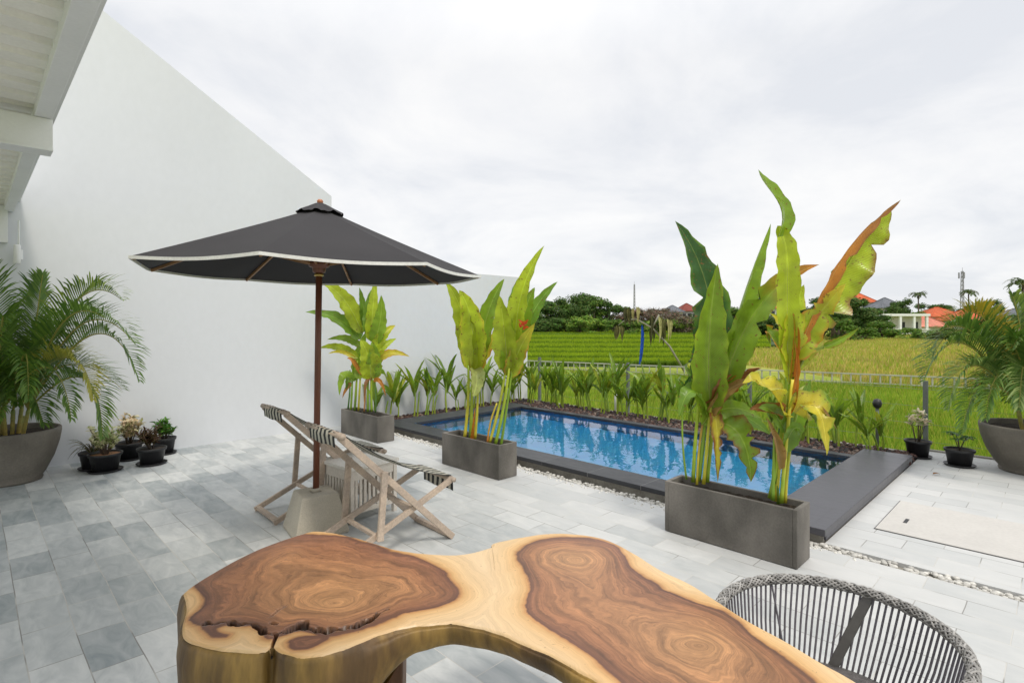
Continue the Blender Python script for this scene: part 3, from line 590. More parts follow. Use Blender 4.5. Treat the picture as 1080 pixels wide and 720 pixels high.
heliconia('bushy heliconia with long arching leaves at the left of the farthest planter', pE,
  [(370,432,372,385,'mid','green',.016),(374,433,377,380,'green','lime',.018),(378,433,381,378,'yellow','mid',.015),(367,431,369,390,'dark','green',.012)],
  [([(382,352),(366,308),(337,296)], 20, ('lime','green'), dict(dep=(0,-.15,-.3), n=(.3,-1,.5))),
   ([(380,358),(362,330),(322,329)], 17, ('green','mid'), dict(dep=(0,-.1,-.3), n=(.2,-1,.7))),
   ([(380,365),(368,352),(345,358)], 9, ('mid',), {}), ([(378,378),(358,360),(337,367)], 10, ('lime','yellow'), {}),
   ([(376,380),(362,366),(346,373)], 5, ('yellow','brown'), {}), ([(372,402),(360,385),(358,417)], 12, ('mid','lime'), dict(dep=(0,-.15,-.2))),
   ([(374,402),(368,390),(365,412)], 9, ('green',), {}), ([(372,405),(366,405),(361,420)], 5, ('orange',), {}),
   ([(385,345),(384,320),(379,303)], 9, ('green',), {}), ([(384,350),(376,335),(368,336)], 9, ('lime',), {}),
   ([(381,395),(372,375),(366,378)], 5, ('orange','brown'), {}), ([(380,400),(379,375),(386,350)], 20, ('mid','green'), dict(dep=(0,.1,.1)))], 5)
heliconia('bushy heliconia with orange tipped leaves at the right of the farthest planter', pF,
  [(388,434,389,385,'green','mid',.017),(392,434,392,380,'mid','lime',.018),(396,435,394,388,'dark','green',.012),(384,434,386,400,'brown','orange',.010)],
  [([(391,360),(393,325),(396,294)], 14, ('lime','mid'), dict(dep=(0,.05,.1))), ([(394,362),(404,340),(402,311)], 17, ('mid','green'), dict(dep=(0,-.05,-.1))),
   ([(392,360),(384,330),(392,305)], 12, ('green','dark'), dict(dep=(0,.1,.15))),
   ([(394,372),(402,350),(417,343)], 13, ('lime','yellow'), dict(tipc='yellow')), ([(394,378),(404,362),(418,357)], 10, ('lime','green'), {}),
   ([(395,384),(408,365),(432,376)], 10, ('yellow','orange'), dict(edge=.3)),
   ([(391,400),(392,375),(380,358)], 24, ('lime','mid'), dict(dep=(0,-.15,-.18), fold=.3)), ([(392,398),(397,378),(392,360)], 18, ('mid','green'), dict(dep=(0,-.1,-.12))),
   ([(394,402),(402,395),(407,418)], 5, ('orange','brown'), {}), ([(393,392),(400,386),(409,398)], 7, ('mid',), {}),
   ([(392,400),(385,395),(384,425)], 5, ('brown',), {})], 6)
# small red flower on the right plant of the middle planter: part of that plant
fl = [o for o in bpy.data.objects if o.get('label', '').startswith('heliconia with a red flower')][0]
mb = MB(); rr = rng(3)
for k in range(7):
    c = atY(551 + rr.uniform(-3, 4), 345 + rr.uniform(-4, 4), pD.y - .15) - pD; dvec = Vector((rr.uniform(-1, 1), -.4, rr.uniform(-.2, 1))).normalized()
    leaf(mb, [c, c + dvec * .03, c + dvec * .075], .03, VIEW, (.75, .10, .02), (.8, .35, .03), nseg=6, seed=k)
mb.build('flower', M_leaf, parent=fl)

# ------------------------------------------------------------------ young plants hedge
def young_mesh_set(seed):
    rr = rng(seed); parts = []; hs = rr.uniform(.26, .42)
    mb = MB(); lean = Vector((rr.uniform(-.05, .05), rr.uniform(-.05, .05), 0))
    c = lerp(GR['green'], GR['yellow'], rr.uniform(.05, .35)); stalk(mb, (0, 0, -.02), lean + Vector((0, 0, hs)), .011, .008, c, GR['green'], seed)
    if rr.random() < .5: stalk(mb, (.04, .02, -.02), lean + Vector((.07, .02, hs * .7)), .011, .008, c, GR['green'], seed + 9)
    parts.append(('stem', mb)); az = rr.uniform(0, 6.28)
    for k in range(rr.randint(7, 10)):
        mb = MB(); up = rr.uniform(.6, 1.3) if k > 1 else rr.uniform(1.2, 1.45); L_ = rr.uniform(.28, .46)
        a = az + (math.pi if k % 2 else 0) + rr.uniform(-.7, .7)
        b0 = lean * .9 + Vector((0, 0, hs * (.55 + .05 * k)))
        dv = Vector((math.cos(a) * math.cos(up), math.sin(a) * math.cos(up), math.sin(up)))
        p1 = b0 + dv * L_ * .55 + Vector((0, 0, .04)); p2 = b0 + dv * L_ + Vector((math.cos(a), math.sin(a), -.9)) * rr.uniform(.0, .06)
        cc = lerp(GR['dark'], GR['mid'], rr.uniform(.45, 1.2)); cc = lerp(cc, GR['yellow'], .35) if rr.random() < .08 else cc
        leaf(mb, [b0, p1, p2], rr.uniform(.05, .078), Vector((-dv.x * math.sin(up), -dv.y * math.sin(up), math.cos(up))) + Vector((rr.uniform(-.3, .3), rr.uniform(-.3, .3), 0)), cc, lerp(cc, GR['brown'], .4) if rr.random() < .15 else None, edge=.15, nseg=9, seed=seed * 13 + k, fold=.4, prof=(.6, .8))
        parts.append(('leaf', mb))
    return parts
protos = []
def make_young(k):
    o = empty('young_ginger_plant', (0, 0, 0))
    for nm, mb in young_mesh_set(100 + k): mb.build(nm, M_leaf if nm == 'leaf' else M_leaf2, parent=o)
    return o
NP = 9
spots = []
rr = rng(21)
nA = 17
for i in range(nA): spots.append((4.55 + i * (8.1 - 4.55) / (nA - 1) + rr.uniform(-.05, .05), 7.62 + rr.uniform(-.08, .06), 'A', i))
nB = 44
for i in range(nB): spots.append((7.88 + rr.uniform(-.2, .14), 7.45 - i * (7.45 - 1.55) / (nB - 1) + rr.uniform(-.07, .07), 'B', i))
for i, (s, t, row, k) in enumerate(spots):
    if i < NP: o = make_young(i); protos.append(o)
    else: o = copy_tree(protos[rr.randrange(NP)])
    o.location = G(s, t, .03); o.rotation_euler = (0, 0, rr.uniform(0, 6.28)); sc_ = rr.uniform(.98, 1.46); o.scale = (sc_, sc_, sc_ * rr.uniform(.92, 1.12))
    if row == 'A': tag(o, f'{ORD[k]} leafy young ginger plant from the left against the white wall', 'plant', 'young ginger plants edging the pool')
    else: tag(o, f'{ORD[k]} leafy young ginger plant from the wall corner along the back bed', 'plant', 'young ginger plants edging the pool')

# ------------------------------------------------------------------ palms in bowls
def frond_mesh(mb, base, ctrl, tip, ll, seed, c=(.055, .13, .018), c2=(.15, .26, .035), dens=56, cup=.62, tipc=None, wm=1):
    rr = rng(seed); base, ctrl, tip = Vector(base), Vector(ctrl), Vector(tip); n = 26; pts = []
    for i in range(n+1): u = i/n; pts.append(base*(1-u)**2 + ctrl*2*u*(1-u) + tip*u*u)
    mb.tube(pts, [.010 * (1 - .85 * i/n) + .001 for i in range(n+1)], 5, (.38, .36, .08), cap=False)
    horiz = Vector((tip.x - base.x, tip.y - base.y, 0)); horiz = horiz.normalized() if horiz.length > .01 else Vector((1, 0, 0))
    for k in range(dens):
        u = .12 + .88 * k / (dens - 1); p = base*(1-u)**2 + ctrl*2*u*(1-u) + tip*u*u
        T = ((ctrl-base)*(1-u) + (tip-ctrl)*u).normalized(); S = T.cross(Vector((0, 0, 1)));
        if S.length < .05: S = Vector((-horiz.y, horiz.x, 0))
        S.normalize(); Nn = S.cross(T)
        if Nn.z < 0: Nn = -Nn
        for sd in (-1, 1):
            l = 1.25 * ll * (math.sin(math.pi * (.12 + .86 * (u-.12)/.88)) ** .6) * rr.uniform(.7, 1.12); 
            ang = R(50 - 28 * (u-.12)/.88); dv = (S * sd * math.sin(ang) + T * math.cos(ang) + Nn * (cup + rr.uniform(-.12, .12))).normalized()
            q1 = p + dv * l * .5; q2 = p + dv * l + Vector((0, 0, -l * rr.uniform(.05, .40))); wd = rr.uniform(.006, .0095) * wm
            wv = dv.cross(Nn).normalized() * wd
            k2 = rr.random(); col = lerp(c, c2, k2)
            if tipc: col = lerp(col, tipc, rr.uniform(.4, 1))
            tpc = lerp(col, (.30, .24, .10), .5) if rr.random() < .25 else col
            mb.add([p - wv * .4, p + wv * .4, q1 + wv, q1 - wv, (q1+q2)/2 + wv*.75 + Vector((0,0,l*.03)), (q1+q2)/2 - wv*.75 + Vector((0,0,l*.03)), q2], [(0,1,2,3),(3,2,4,5),(5,4,6)], [col, col, col, col, col, col, tpc], smooth=True)
def bowl(loc, r, h, label):
    o = empty('bowl_planter', loc, 0, label=label, cat='planter', group='round concrete bowls holding palms')
    pr = [(0, .012), (r*.58, .012), (r*.62, .0), (r*.64, .02), (r*.62, .035), (r*.70, .08*h/.5), (r*.86, .22*h/.5), (r*.96, .36*h/.5), (r, .46*h/.5), (r*1.0, h-.01), (r*.985, h), (r*.94, h), (r*.925, h-.01), (r*.92, h-.06), (r*.86, h*.5), (0, h*.45)]
    mb = MB(); mb.lathe(pr, 48); mb.build('bowl', M_bowl, parent=o)
    rr = rng(4); mb = MB(); vs = [(0, 0, h - .05)]; n = 30
    for ring in (.4, .75, .93):
        for k in range(n): a = 6.2832*k/n; vs.append((math.cos(a)*r*ring, math.sin(a)*r*ring, h - .06 + rr.uniform(-.012, .012)))
    fs = [(0, 1+k, 1+(k+1) % n) for k in range(n)] + [(1+a*n+k, 1+(a+1)*n+k, 1+(a+1)*n+(k+1) % n, 1+a*n+(k+1) % n) for a in range(2) for k in range(n)]
    mb.add(vs, fs); mb.build('soil', M_soil, parent=o); return o
def palm(loc, z0, fronds, label, seed, canes=9):
    o = empty('areca_palm', (loc[0], loc[1], z0), 0, label=label, cat='palm', group='areca palms in bowls'); rr = rng(seed)
    org = Vector((loc[0], loc[1], z0)); tops = []
    for k in range(canes):
        a = rr.uniform(0, 6.28); r_ = rr.uniform(.03, .14); h_ = rr.uniform(.15, .34)
        b0 = Vector((math.cos(a)*r_, math.sin(a)*r_, -.03)); b1 = b0 * 1.5 + Vector((0, 0, h_)); tops.append(b1)
        mb = MB(); n = 10; cols = []
        for i in range(n+1): cols += [lerp((.42, .30, .07), (.20, .24, .05), i/n + rr.uniform(-.2, .2) * (i % 2))] * 8
        mb.tube([b0.lerp(b1, i/n) for i in range(n+1)], [.017*(1+.1*(i % 2)) for i in range(n+1)], 8, cols); mb.build('cane', M_cane, parent=o)
    for i, fr in enumerate(fronds):
        tip, ctrl, kw = fr; b1 = min(tops, key=lambda q: (Vector((tip - org).xy) - Vector((q.x, q.y)) * 4).length) if rr.random() < .6 else rr.choice(tops)
        mb = MB(); frond_mesh(mb, b1, ctrl - org, tip - org, kw.get('ll', .30), seed * 50 + i, **{k: v for k, v in kw.items() if k != 'll'}); mb.build('frond', M_frond, parent=o)
    return o
def mk_fronds(loc, z0, spec, nrand, seed, reach=(.7, 1.05), tmin=7.7, inside=None):
    """spec: (tip px,py, ctrl px,py, depth offsets)"""
    Y = loc[1]; out = []; rr = rng(seed)
    for tx, ty, cx_, cy_, d1, d2, kw in spec: out.append((atY(tx, ty, Y + d2), atY(cx_, cy_, Y + d1), kw))
    n = 0; tries = 0
    while n < nrand and tries < 500:
        tries += 1
        a = rr.uniform(0, 6.28); r_ = rr.uniform(*reach); hgt = rr.uniform(.18, 1.0); r_ *= rr.uniform(.55, 1)
        tip = Vector((loc[0] + math.cos(a)*r_, loc[1] + math.sin(a)*r_, z0 + hgt))
        if inside and not inside(tip): continue
        ctrl = Vector((loc[0] + math.cos(a)*r_*.42, loc[1] + math.sin(a)*r_*.42, z0 + hgt + rr.uniform(.35, .65)))
        out.append((tip, ctrl, dict(ll=rr.uniform(.24, .32)))); n += 1
    return out
BL = Vector((-5.07, 5.55, 0)); BR = Vector((5.60, 5.90, 0))
bowl(BL, .41, .52, 'big round brown concrete bowl planter against the white wall')
bowl(BR, .46, .50, 'big round brown concrete bowl planter at the right deck edge')
wallside = lambda p: (p.x * -.7034 + p.y * .7108) < 7.86
LG = dict(ll=.30)
specL = [(128,316, 75,270, -.1,-.3, dict(ll=.30, c2=(.30,.40,.07))), (146,400, 110,290, -.1,-.35, dict(ll=.28)), (140,360, 85,290, -.25,-.5, dict(ll=.30)), (98,420, 85,330, -.3,-.6, dict(ll=.26, c2=(.42,.42,.08), tipc=(.40,.38,.06))),
  (108,460, 105,350, -.2,-.35, dict(ll=.24)), (45,290, 38,330, 0,-.1, dict(ll=.30)), (75,440, 60,340, -.35,-.7, dict(ll=.26)), (110,335, 60,300, -.4,-.8, dict(ll=.28)), (30,420, 30,320, -.4,-.8, dict(ll=.28)), (-30,300, 0,270, -.2,-.4, dict(ll=.28)), (0,350, 10,290, -.4,-.8, dict(ll=.28))]
palm(BL, .46, mk_fronds(BL, .46, specL, 26, 3, inside=wallside), 'lush areca palm in the bowl against the white wall', 11)
specR = [(975,400, 1010,310, -.1,-.3, dict(ll=.30)), (985,375, 1015,300, .1,.1, dict(ll=.30)), (1000,430, 1020,340, -.2,-.4, dict(ll=.26, c2=(.24,.34,.08))), (1005,345, 1040,290, 0,-.1, dict(ll=.24, c=(.12,.22,.03), c2=(.50,.36,.03), cup=.9)), (1030,322, 1050,335, .1,.1, dict(ll=.22, c=(.20,.28,.03), c2=(.62,.40,.03), cup=.9)), (1068,312, 1078,340, .1,.0, dict(ll=.30, c2=(.3,.4,.06))),
  (1040,440, 1050,350, -.3,-.6, dict(ll=.28)), (1015,455, 1030,370, -.3,-.5, dict(ll=.22)), (1075,430, 1080,340, -.4,-.7, dict(ll=.3, c2=(.3,.38,.12))), (990,350, 1030,320, -.1,-.3, dict(ll=.26))]
palm(BR, .44, mk_fronds(BR, .44, specR, 36, 4, inside=lambda p: p.x > 4.9), 'lush areca palm with yellowing top fronds in the bowl at the deck edge', 12)

# ------------------------------------------------------------------ small black pots
def small_pot(loc, r, h, label, plant_label, kind, seed, saucer=True):
    o = empty('plant_pot', loc, 0, label=label, cat='pot', group='small black plastic pots'); mb = MB()
    z = .012 if saucer else 0
    mb.lathe([(0, z), (r*.74, z), (r*.92, h-.03), (r*.93, h-.03), (r*1.0, h-.028), (r*1.03, h-.003), (r, h), (r*.95, h-.004), (r*.9, h-.03), (0, h-.03)], 28); mb.build('pot_body', M_pot, parent=o)
    if saucer: mb = MB(); mb.lathe([(0, .002), (r*.92, .002), (r*1.06, .022), (r*1.03, .024), (r*.9, .010), (0, .008)], 28); mb.build('saucer', M_pot, parent=o)
    rr = rng(seed); mb = MB(); mb.lathe([(r*.93, h-.022), (r*.5, h-.016), (0, h-.02)], 20, col=(1, 1, 1)); mb.build('soil', M_soil if kind != 'pale' else M_coir, parent=o)
    p = empty('potted_plant', Vector(loc) + Vector((0, 0, h - .025)), 0, label=plant_label, cat='plant', group='small plants in black pots'); st = MB(); fo = MB()
    if kind == 'spider':
        for k in range(34):
            a = rr.uniform(0, 6.28); l = rr.uniform(.14, .30); u0 = Vector((math.cos(a)*.02, math.sin(a)*.02, 0)); 
            leaf(fo, [u0, u0 + Vector((math.cos(a)*l*.45, math.sin(a)*l*.45, l*.75)), u0 + Vector((math.cos(a)*l, math.sin(a)*l, rr.uniform(-.05, .16)))], .012, (0, 0, 1), rr.choice([(.03,.04,.04), (.05,.08,.04), (.12,.09,.06)]), nseg=7, seed=k)
        fo.build('foliage', M_leaf, parent=p)
    elif kind in ('pale', 'croton', 'dark', 'green', 'frangipani'):
        cfg = dict(pale=(26, .30, .055, .028, [(.84,.80,.56), (.70,.70,.42), (.30,.38,.12)]), croton=(28, .36, .065, .03, [(.80,.62,.42), (.78,.70,.46), (.42,.42,.20)]), dark=(14, .22, .10, .022, [(.05,.02,.02), (.08,.04,.03), (.14,.07,.05)]),
                   green=(18, .24, .07, .03, [(.07,.22,.03), (.12,.32,.04), (.05,.15,.03)]), frangipani=(9, .36, .08, .03, [(.84,.72,.56), (.86,.78,.62), (.30,.40,.14)]))[kind]
        ns, hh, ll, lw, pal = cfg
        for k in range(ns):
            a = rr.uniform(0, 6.28); rad = rr.uniform(.02, r * .95); top = Vector((math.cos(a)*rad, math.sin(a)*rad, hh * rr.uniform(.5, 1)))
            b0 = Vector((math.cos(a)*.02, math.sin(a)*.02, 0)); st.tube([b0, (b0+top)/2 + Vector((0,0,.02)), top], [.005, .004, .003], 5, (.16, .13, .07))
            for q in range(16 if kind != 'frangipani' else 14):
                f = rr.uniform(.35, 1) if kind != 'frangipani' else rr.uniform(.85, 1); c = b0.lerp(top, f); dv = Vector((rr.uniform(-1, 1), rr.uniform(-1, 1), rr.uniform(.0, 1.2))).normalized()
                leaf(fo, [c, c + dv*ll*.55 + Vector((0,0,.01)), c + dv*ll - Vector((0,0,ll*.15))], lw, (rr.uniform(-.5,.5), rr.uniform(-.5,.5), 1), rr.choice(pal), nseg=5, seed=k*9+q)
        st.build('stem', M_bark, parent=p); fo.build('foliage', M_petal if kind in ('pale','croton','frangipani') else M_leaf, parent=p)
    elif kind == 'seedling':
        for k in range(5):
            a = k*1.3; top = Vector((math.cos(a)*.08, math.sin(a)*.08, .14 + .03*(k % 3))); st.tube([Vector((0,0,0)), top*.6 + Vector((0,0,.03)), top], .004, 5, (.12, .18, .05))
            for q in range(6):
                dv = Vector((math.cos(a+q), math.sin(a+q), .1)); leaf(fo, [top, top + dv*.04, top + dv*.085 - Vector((0,0,.02))], .045, (0,0,1), rr.choice([(.08,.2,.04), (.12,.28,.05)]), nseg=6, seed=q+k*7)
        st.build('stem', M_bark, parent=p); fo.build('foliage', M_leaf, parent=p)
M_coir = mat('coir', (.34, .17, .08), .95, scale=30, var=.2, bump=.5)
def lim(px, T): k = (px - 540) / FPX; return T / (-k * .7034 + .7108)
def pp(px, Y): return (( px - 540) / FPX * Y, Y, 0)
small_pot(pp(111, 5.93), .155, .20, 'black round plastic pot at the front of the left pot cluster', 'pale cream variegated bushy plant in the frontmost pot of the left cluster', 'pale', 1)
small_pot(pp(98, 6.02), .13, .19, 'black plastic pot partly hidden beside the palm bowl', 'dark grassy plant with drooping blades in the pot nearest the palm bowl', 'spider', 2)
small_pot(pp(136, lim(136, 7.74)), .145, .20, 'black plastic pot behind the variegated plant, close to the wall', 'cream and peach leaved bush in the pot behind the variegated plant', 'croton', 3)
small_pot(pp(160, 6.22), .145, .19, 'black plastic pot on a saucer standing alone right of the variegated plant', 'dark maroon leaved plant in the black pot on a saucer', 'dark', 4)
small_pot(pp(173, lim(173, 7.76)), .13, .20, 'black plastic pot touching the wall, rightmost of the left cluster', 'bright green upright plant in the pot touching the wall', 'green', 5)
small_pot(pp(968, 6.55), .135, .20, 'black plastic pot next to the end of the dark pool coping', 'cream flowering frangipani plant in the pot by the coping end', 'frangipani', 6)
small_pot(pp(1012, 6.15), .14, .19, 'black plastic pot between the coping end and the palm bowl', 'small green seedling in the pot beside the palm bowl', 'seedling', 7)
mb = MB(); c = atz(988, 501); leaf(mb, [Vector((-.04, 0, .012)), Vector((0, 0, .03)), Vector((.045, .01, .01))], .035, (0, 0, 1), GR['brown'], nseg=6, seed=3); o = mb.build('fallen_leaf', M_leaf, loc=c); tag(o, 'small curled brown leaf lying on the pale deck near the palm bowl', 'leaf')

# ------------------------------------------------------------------ umbrella
UX, UY = -1.517, 4.25
um = empty('patio_umbrella', (UX, UY, .12), 0, label='open black octagonal parasol with white trim and brown wooden pole', cat='umbrella')
um.rotation_euler = (0, R(.8), 0)
ZR, ZA, RU = 1.985 - .12, 2.50 - .12, 1.25
def rim(a, r=RU): return Vector((math.cos(a) * r, math.sin(a) * r, 0))
mb = MB(); tr_ = MB(); K = 10; J = 12
angs = [R(5 + 45 * k) for k in range(8)]
for k in range(8):
    a0, a1 = angs[k], angs[(k+1) % 8]; vs = []; uvs = []
    for i in range(K+1):
        f = .06 + .94 * i / K; z = ZA + (ZR - ZA) * (f ** .93)
        for j in range(J+1):
            g = j / J; p = rim(a0, RU*f).lerp(rim(a1, RU*f), g); sag = math.sin(math.pi*g) * f
            p *= (1 - .02 * sag); vs.append((p.x, p.y, z - .018 * sag)); uvs.append((f, g))
    mb.add(vs, [(i*(J+1)+j, (i+1)*(J+1)+j, (i+1)*(J+1)+j+1, i*(J+1)+j+1) for i in range(K) for j in range(J)], uvs=uvs, smooth=True)
    # hem band hanging below the edge
    e = vs[K*(J+1):]; nv = []
    for j, p in enumerate(e): nv += [(p[0]*1.002, p[1]*1.002, p[2] + .006), (p[0]*1.003, p[1]*1.003, p[2] - .014)]
    for j, p in enumerate(e): nv += [(p[0]*.996, p[1]*.996, p[2] + .002), (p[0]*.996, p[1]*.996, p[2] - .014)]
    m_ = 2*(J+1)
    tr_.add(nv, [(2*j, 2*j+1, 2*j+3, 2*j+2) for j in range(J)] + [(m_+2*j+2, m_+2*j+3, m_+2*j+1, m_+2*j) for j in range(J)] + [(2*j+1, m_+2*j+1, m_+2*j+3, 2*j+3) for j in range(J)] + [(2*j, 2*j+2, m_+2*j+2, m_+2*j) for j in range(J)], smooth=False)
mb.build('canopy', M_canopy, parent=um); tr_.build('trim', M_trim, parent=um)
mb = MB(); vs = [(0, 0, ZA + .03)]; n = 48
for ring, z in ((.05, ZA + .008), (.11, ZA - .026), (.175, ZA - .060)):
    for k in range(n): a = 6.2832*k/n; rip = .007 * math.sin(8*a) * ring / .20; vs.append((math.cos(a)*ring, math.sin(a)*ring, z + rip * 1.2 + .006 * math.sin(17*a) * ring/.2))
mb.add(vs, [(0, 1+k, 1+(k+1) % n) for k in range(n)] + [(1+a*n+k, 1+(a+1)*n+k, 1+(a+1)*n+(k+1) % n, 1+a*n+(k+1) % n) for a in range(2) for k in range(n)], smooth=True)
mb.build('vent_cap', M_canopy, parent=um)
mb = MB(); mb.tube([(0, 0, .05), (0, 0, ZA)], .024, 16); mb.build('pole', M_pole, parent=um)
mb = MB(); mb.lathe([(0, ZA+.052), (.014, ZA+.05), (.024, ZA+.038), (.022, ZA+.026), (.018, ZA+.02), (.018, ZA)], 16); mb.build('finial', mat('finial_wood', (.45, .17, .08), .45), parent=um)
ZH = ZA - .47
mb = MB(); mb.lathe([(.026, ZH-.05), (.045, ZH-.045), (.05, ZH-.02), (.05, ZH-.01), (.075, ZH), (.08, ZH+.03), (.06, ZH+.05), (.026, ZH+.055)], 20); mb.build('hub', M_pole, parent=um)
mb = MB(); mb.lathe([(.026, ZH-.075), (.036, ZH-.072), (.036, ZH-.055), (.026, ZH-.05)], 16); mb.build('collar', M_brass, parent=um)
mb = MB(); mb.lathe([(.026, ZA-.10), (.06, ZA-.09), (.06, ZA-.05), (.026, ZA-.04)], 16); mb.build('top_hub', M_pole, parent=um)
for a in angs:
    mb = MB(); e0 = rim(a, .05) + Vector((0, 0, ZA - .06)); e1 = rim(a, RU*.985) + Vector((0, 0, ZR - .012)); mb.bar(e0, e1, .014, .02); rb = mb.build('rib', M_rib, parent=um)
    mb = MB(); s0_ = rim(a, .07) + Vector((0, 0, ZH + .02)); s1_ = e0.lerp(e1, .52) + Vector((0, 0, -.012)); mb.bar(s0_, s1_, .012, .018); mb.build('strut', M_rib, parent=rb)
# stand
st = empty('umbrella_stand', (UX, UY, 0), R(35), label='squat tapering beige concrete stand holding the parasol pole', cat='umbrella stand')
mb = MB(); vs = []
for z, r in ((.0, .195), (.02, .197), (.29, .135), (.30, .128), (.30, .035), (.27, .035)):
    vs += [(-r, -r, z), (r, -r, z), (r, r, z), (-r, r, z)]
mb.add(vs, [(i*4+k, i*4+(k+1) % 4, (i+1)*4+(k+1) % 4, (i+1)*4+k) for i in range(5) for k in range(4)] + [(20, 21, 22, 23), (3, 2, 1, 0)])
mb.build('stand_block', M_stand, parent=st, bevel=.006)
mb = MB(); mb.lathe([(.026, .29), (.034, .29), (.034, .325), (.026, .325)], 16); mb.build('socket_ring', M_stand, parent=st)

# ------------------------------------------------------------------ deck chairs
def stripe_mat():
    m = bpy.data.materials.new('striped_canvas'); m.use_nodes = True; t = m.node_tree; L = t.links.new; p = t.nodes['Principled BSDF']; p.inputs['Roughness'].default_value = .9
    uv = N(t, 'ShaderNodeAttribute'); uv.attribute_name = 'luv'; s = N(t, 'ShaderNodeSeparateXYZ'); L(uv.outputs['Vector'], s.inputs[0])
    a = N(t, 'ShaderNodeMath', operation='MULTIPLY'); a.inputs[1].default_value = 6.5; L(s.outputs[1], a.inputs[0])
    f = N(t, 'ShaderNodeMath', operation='FRACT'); L(a.outputs[0], f.inputs[0]); g = N(t, 'ShaderNodeMath', operation='GREATER_THAN'); g.inputs[1].default_value = .5; L(f.outputs[0], g.inputs[0])
    tcn = N(t, 'ShaderNodeTexCoord'); n = N(t, 'ShaderNodeTexNoise'); n.inputs['Scale'].default_value = 40; L(tcn.outputs['Object'], n.inputs[0])
    mx = N(t, 'ShaderNodeMix', data_type='RGBA'); mx.inputs[6].default_value = (.035, .038, .038, 1); mx.inputs[7].default_value = (.52, .50, .42, 1); L(g.outputs[0], mx.inputs[0])
    r2 = N(t, 'ShaderNodeMapRange'); L(n.outputs[0], r2.inputs[0]); r2.inputs['To Min'].default_value = .8; r2.inputs['To Max'].default_value = 1.2
    vm = N(t, 'ShaderNodeVectorMath', operation='SCALE'); L(mx.outputs[2], vm.inputs[0]); L(r2.outputs[0], vm.inputs['Scale']); L(vm.outputs[0], p.inputs['Base Color']); return m
M_stripe = stripe_mat()
FA = R(42)
def deckchair():
    # local: x = backwards distance is -x (chair faces +x), y = across (0 near .. W far)
    o = empty('deck_chair', (0, 0, 0)); W = .51; a = .038; bth = .022
    def fr(name, pts):
        mb = MB(); mb.bar(*pts, a*.0 + bth, a); return mb.build(name, M_dwood, parent=o, bevel=.003)
    mb = MB()
    for y in (bth/2, W - bth/2): mb.bar((.01, y, .012), (-.872, y, .872), bth, .045, (1, 0, 1))
    mb.bar((0.0, bth, .022), (0.0, W - bth, .022), .034, .034); mb.build('back_frame', M_dwood, parent=o, bevel=.003)
    mb = MB(); mb.tube([(-.868, -.03, .878), (-.868, W + .03, .878)], .021, 12); mb.build('head_bar', M_dwood, parent=o)
    mb = MB(); i0 = bth + .004
    for y in (i0 + bth/2, W - i0 - bth/2): mb.bar((.03, y, .436), (-.955, y, .014), bth, .042, (0, 0, 1))
    mb.bar((-.93, i0 + bth, .028), (-.93, W - i0 - bth, .028), .036, .03); mb.bar((-.30, i0+bth, .285), (-.30, W-i0-bth, .285), .03, .022)
    mb.build('seat_frame', M_dwood, parent=o, bevel=.003)
    mb = MB(); mb.tube([(.02, .005, .432), (.02, W - .005, .432)], .018, 10); mb.build('front_bar', M_dwood, parent=o)
    mb = MB()
    for y in (-bth/2 - .002, W + bth/2 + .002): mb.bar((-.565, y, .60), (-.60, y, .145), bth, .045, (1, 0, 0))
    mb.bar((-.60, -.01, .162), (-.60, W + .01, .162), .03, .024); mb.build('prop', M_dwood, parent=o, bevel=.003)
    # canvas sling
    mb = MB(); n = 26; vs = []; uvs = []; y0, y1 = .055, W - .055; my = 10
    path = [(-.885, .80), (-.893, .86), (-.885, .895), (-.86, .90)]
    p0, p1, p2 = Vector((-.85, .895)), Vector((-.38, .545)), Vector((.015, .455))
    for i in range(1, n): u = i/n; q = p0*(1-u)**2 + p1*2*u*(1-u) + p2*u*u; path.append((q.x, q.y))
    path += [(.03, .456), (.044, .44), (.046, .39), (.044, .335)]
    l = 0
    for i, (x, z) in enumerate(path):
        for j in range(my+1): g = j/my; vs.append((x + .004*math.sin(g*7+i), y0 + (y1-y0)*g, z - (.012*math.sin(math.pi*g) if 4 < i < n else 0) + (.004*math.sin(g*9) if i in (0, len(path)-1) else 0))); uvs.append((i, g))
    mb.add(vs, [(i*(my+1)+j, (i+1)*(my+1)+j, (i+1)*(my+1)+j+1, i*(my+1)+j+1) for i in range(len(path)-1) for j in range(my)], uvs=uvs, smooth=True)
    c = mb.build('canvas_sling', M_stripe, parent=o); sd = c.modifiers.new('thick', 'SOLIDIFY'); sd.thickness = .003
    return o
dc = deckchair(); A0 = Vector((-.44, 4.07, 0))
dc.location = A0; dc.rotation_euler = (0, 0, FA)
tag(dc, 'wooden deck chair with striped canvas in front, nearer the table', 'deck chair', 'pair of striped wooden deck chairs')
d2 = copy_tree(dc); d2.location = A0 + Vector((-.72, .90, 0)); d2.rotation_euler = (0, 0, FA + R(1)); tag(d2, 'wooden deck chair with striped canvas behind the parasol pole, nearer the wall', 'deck chair')
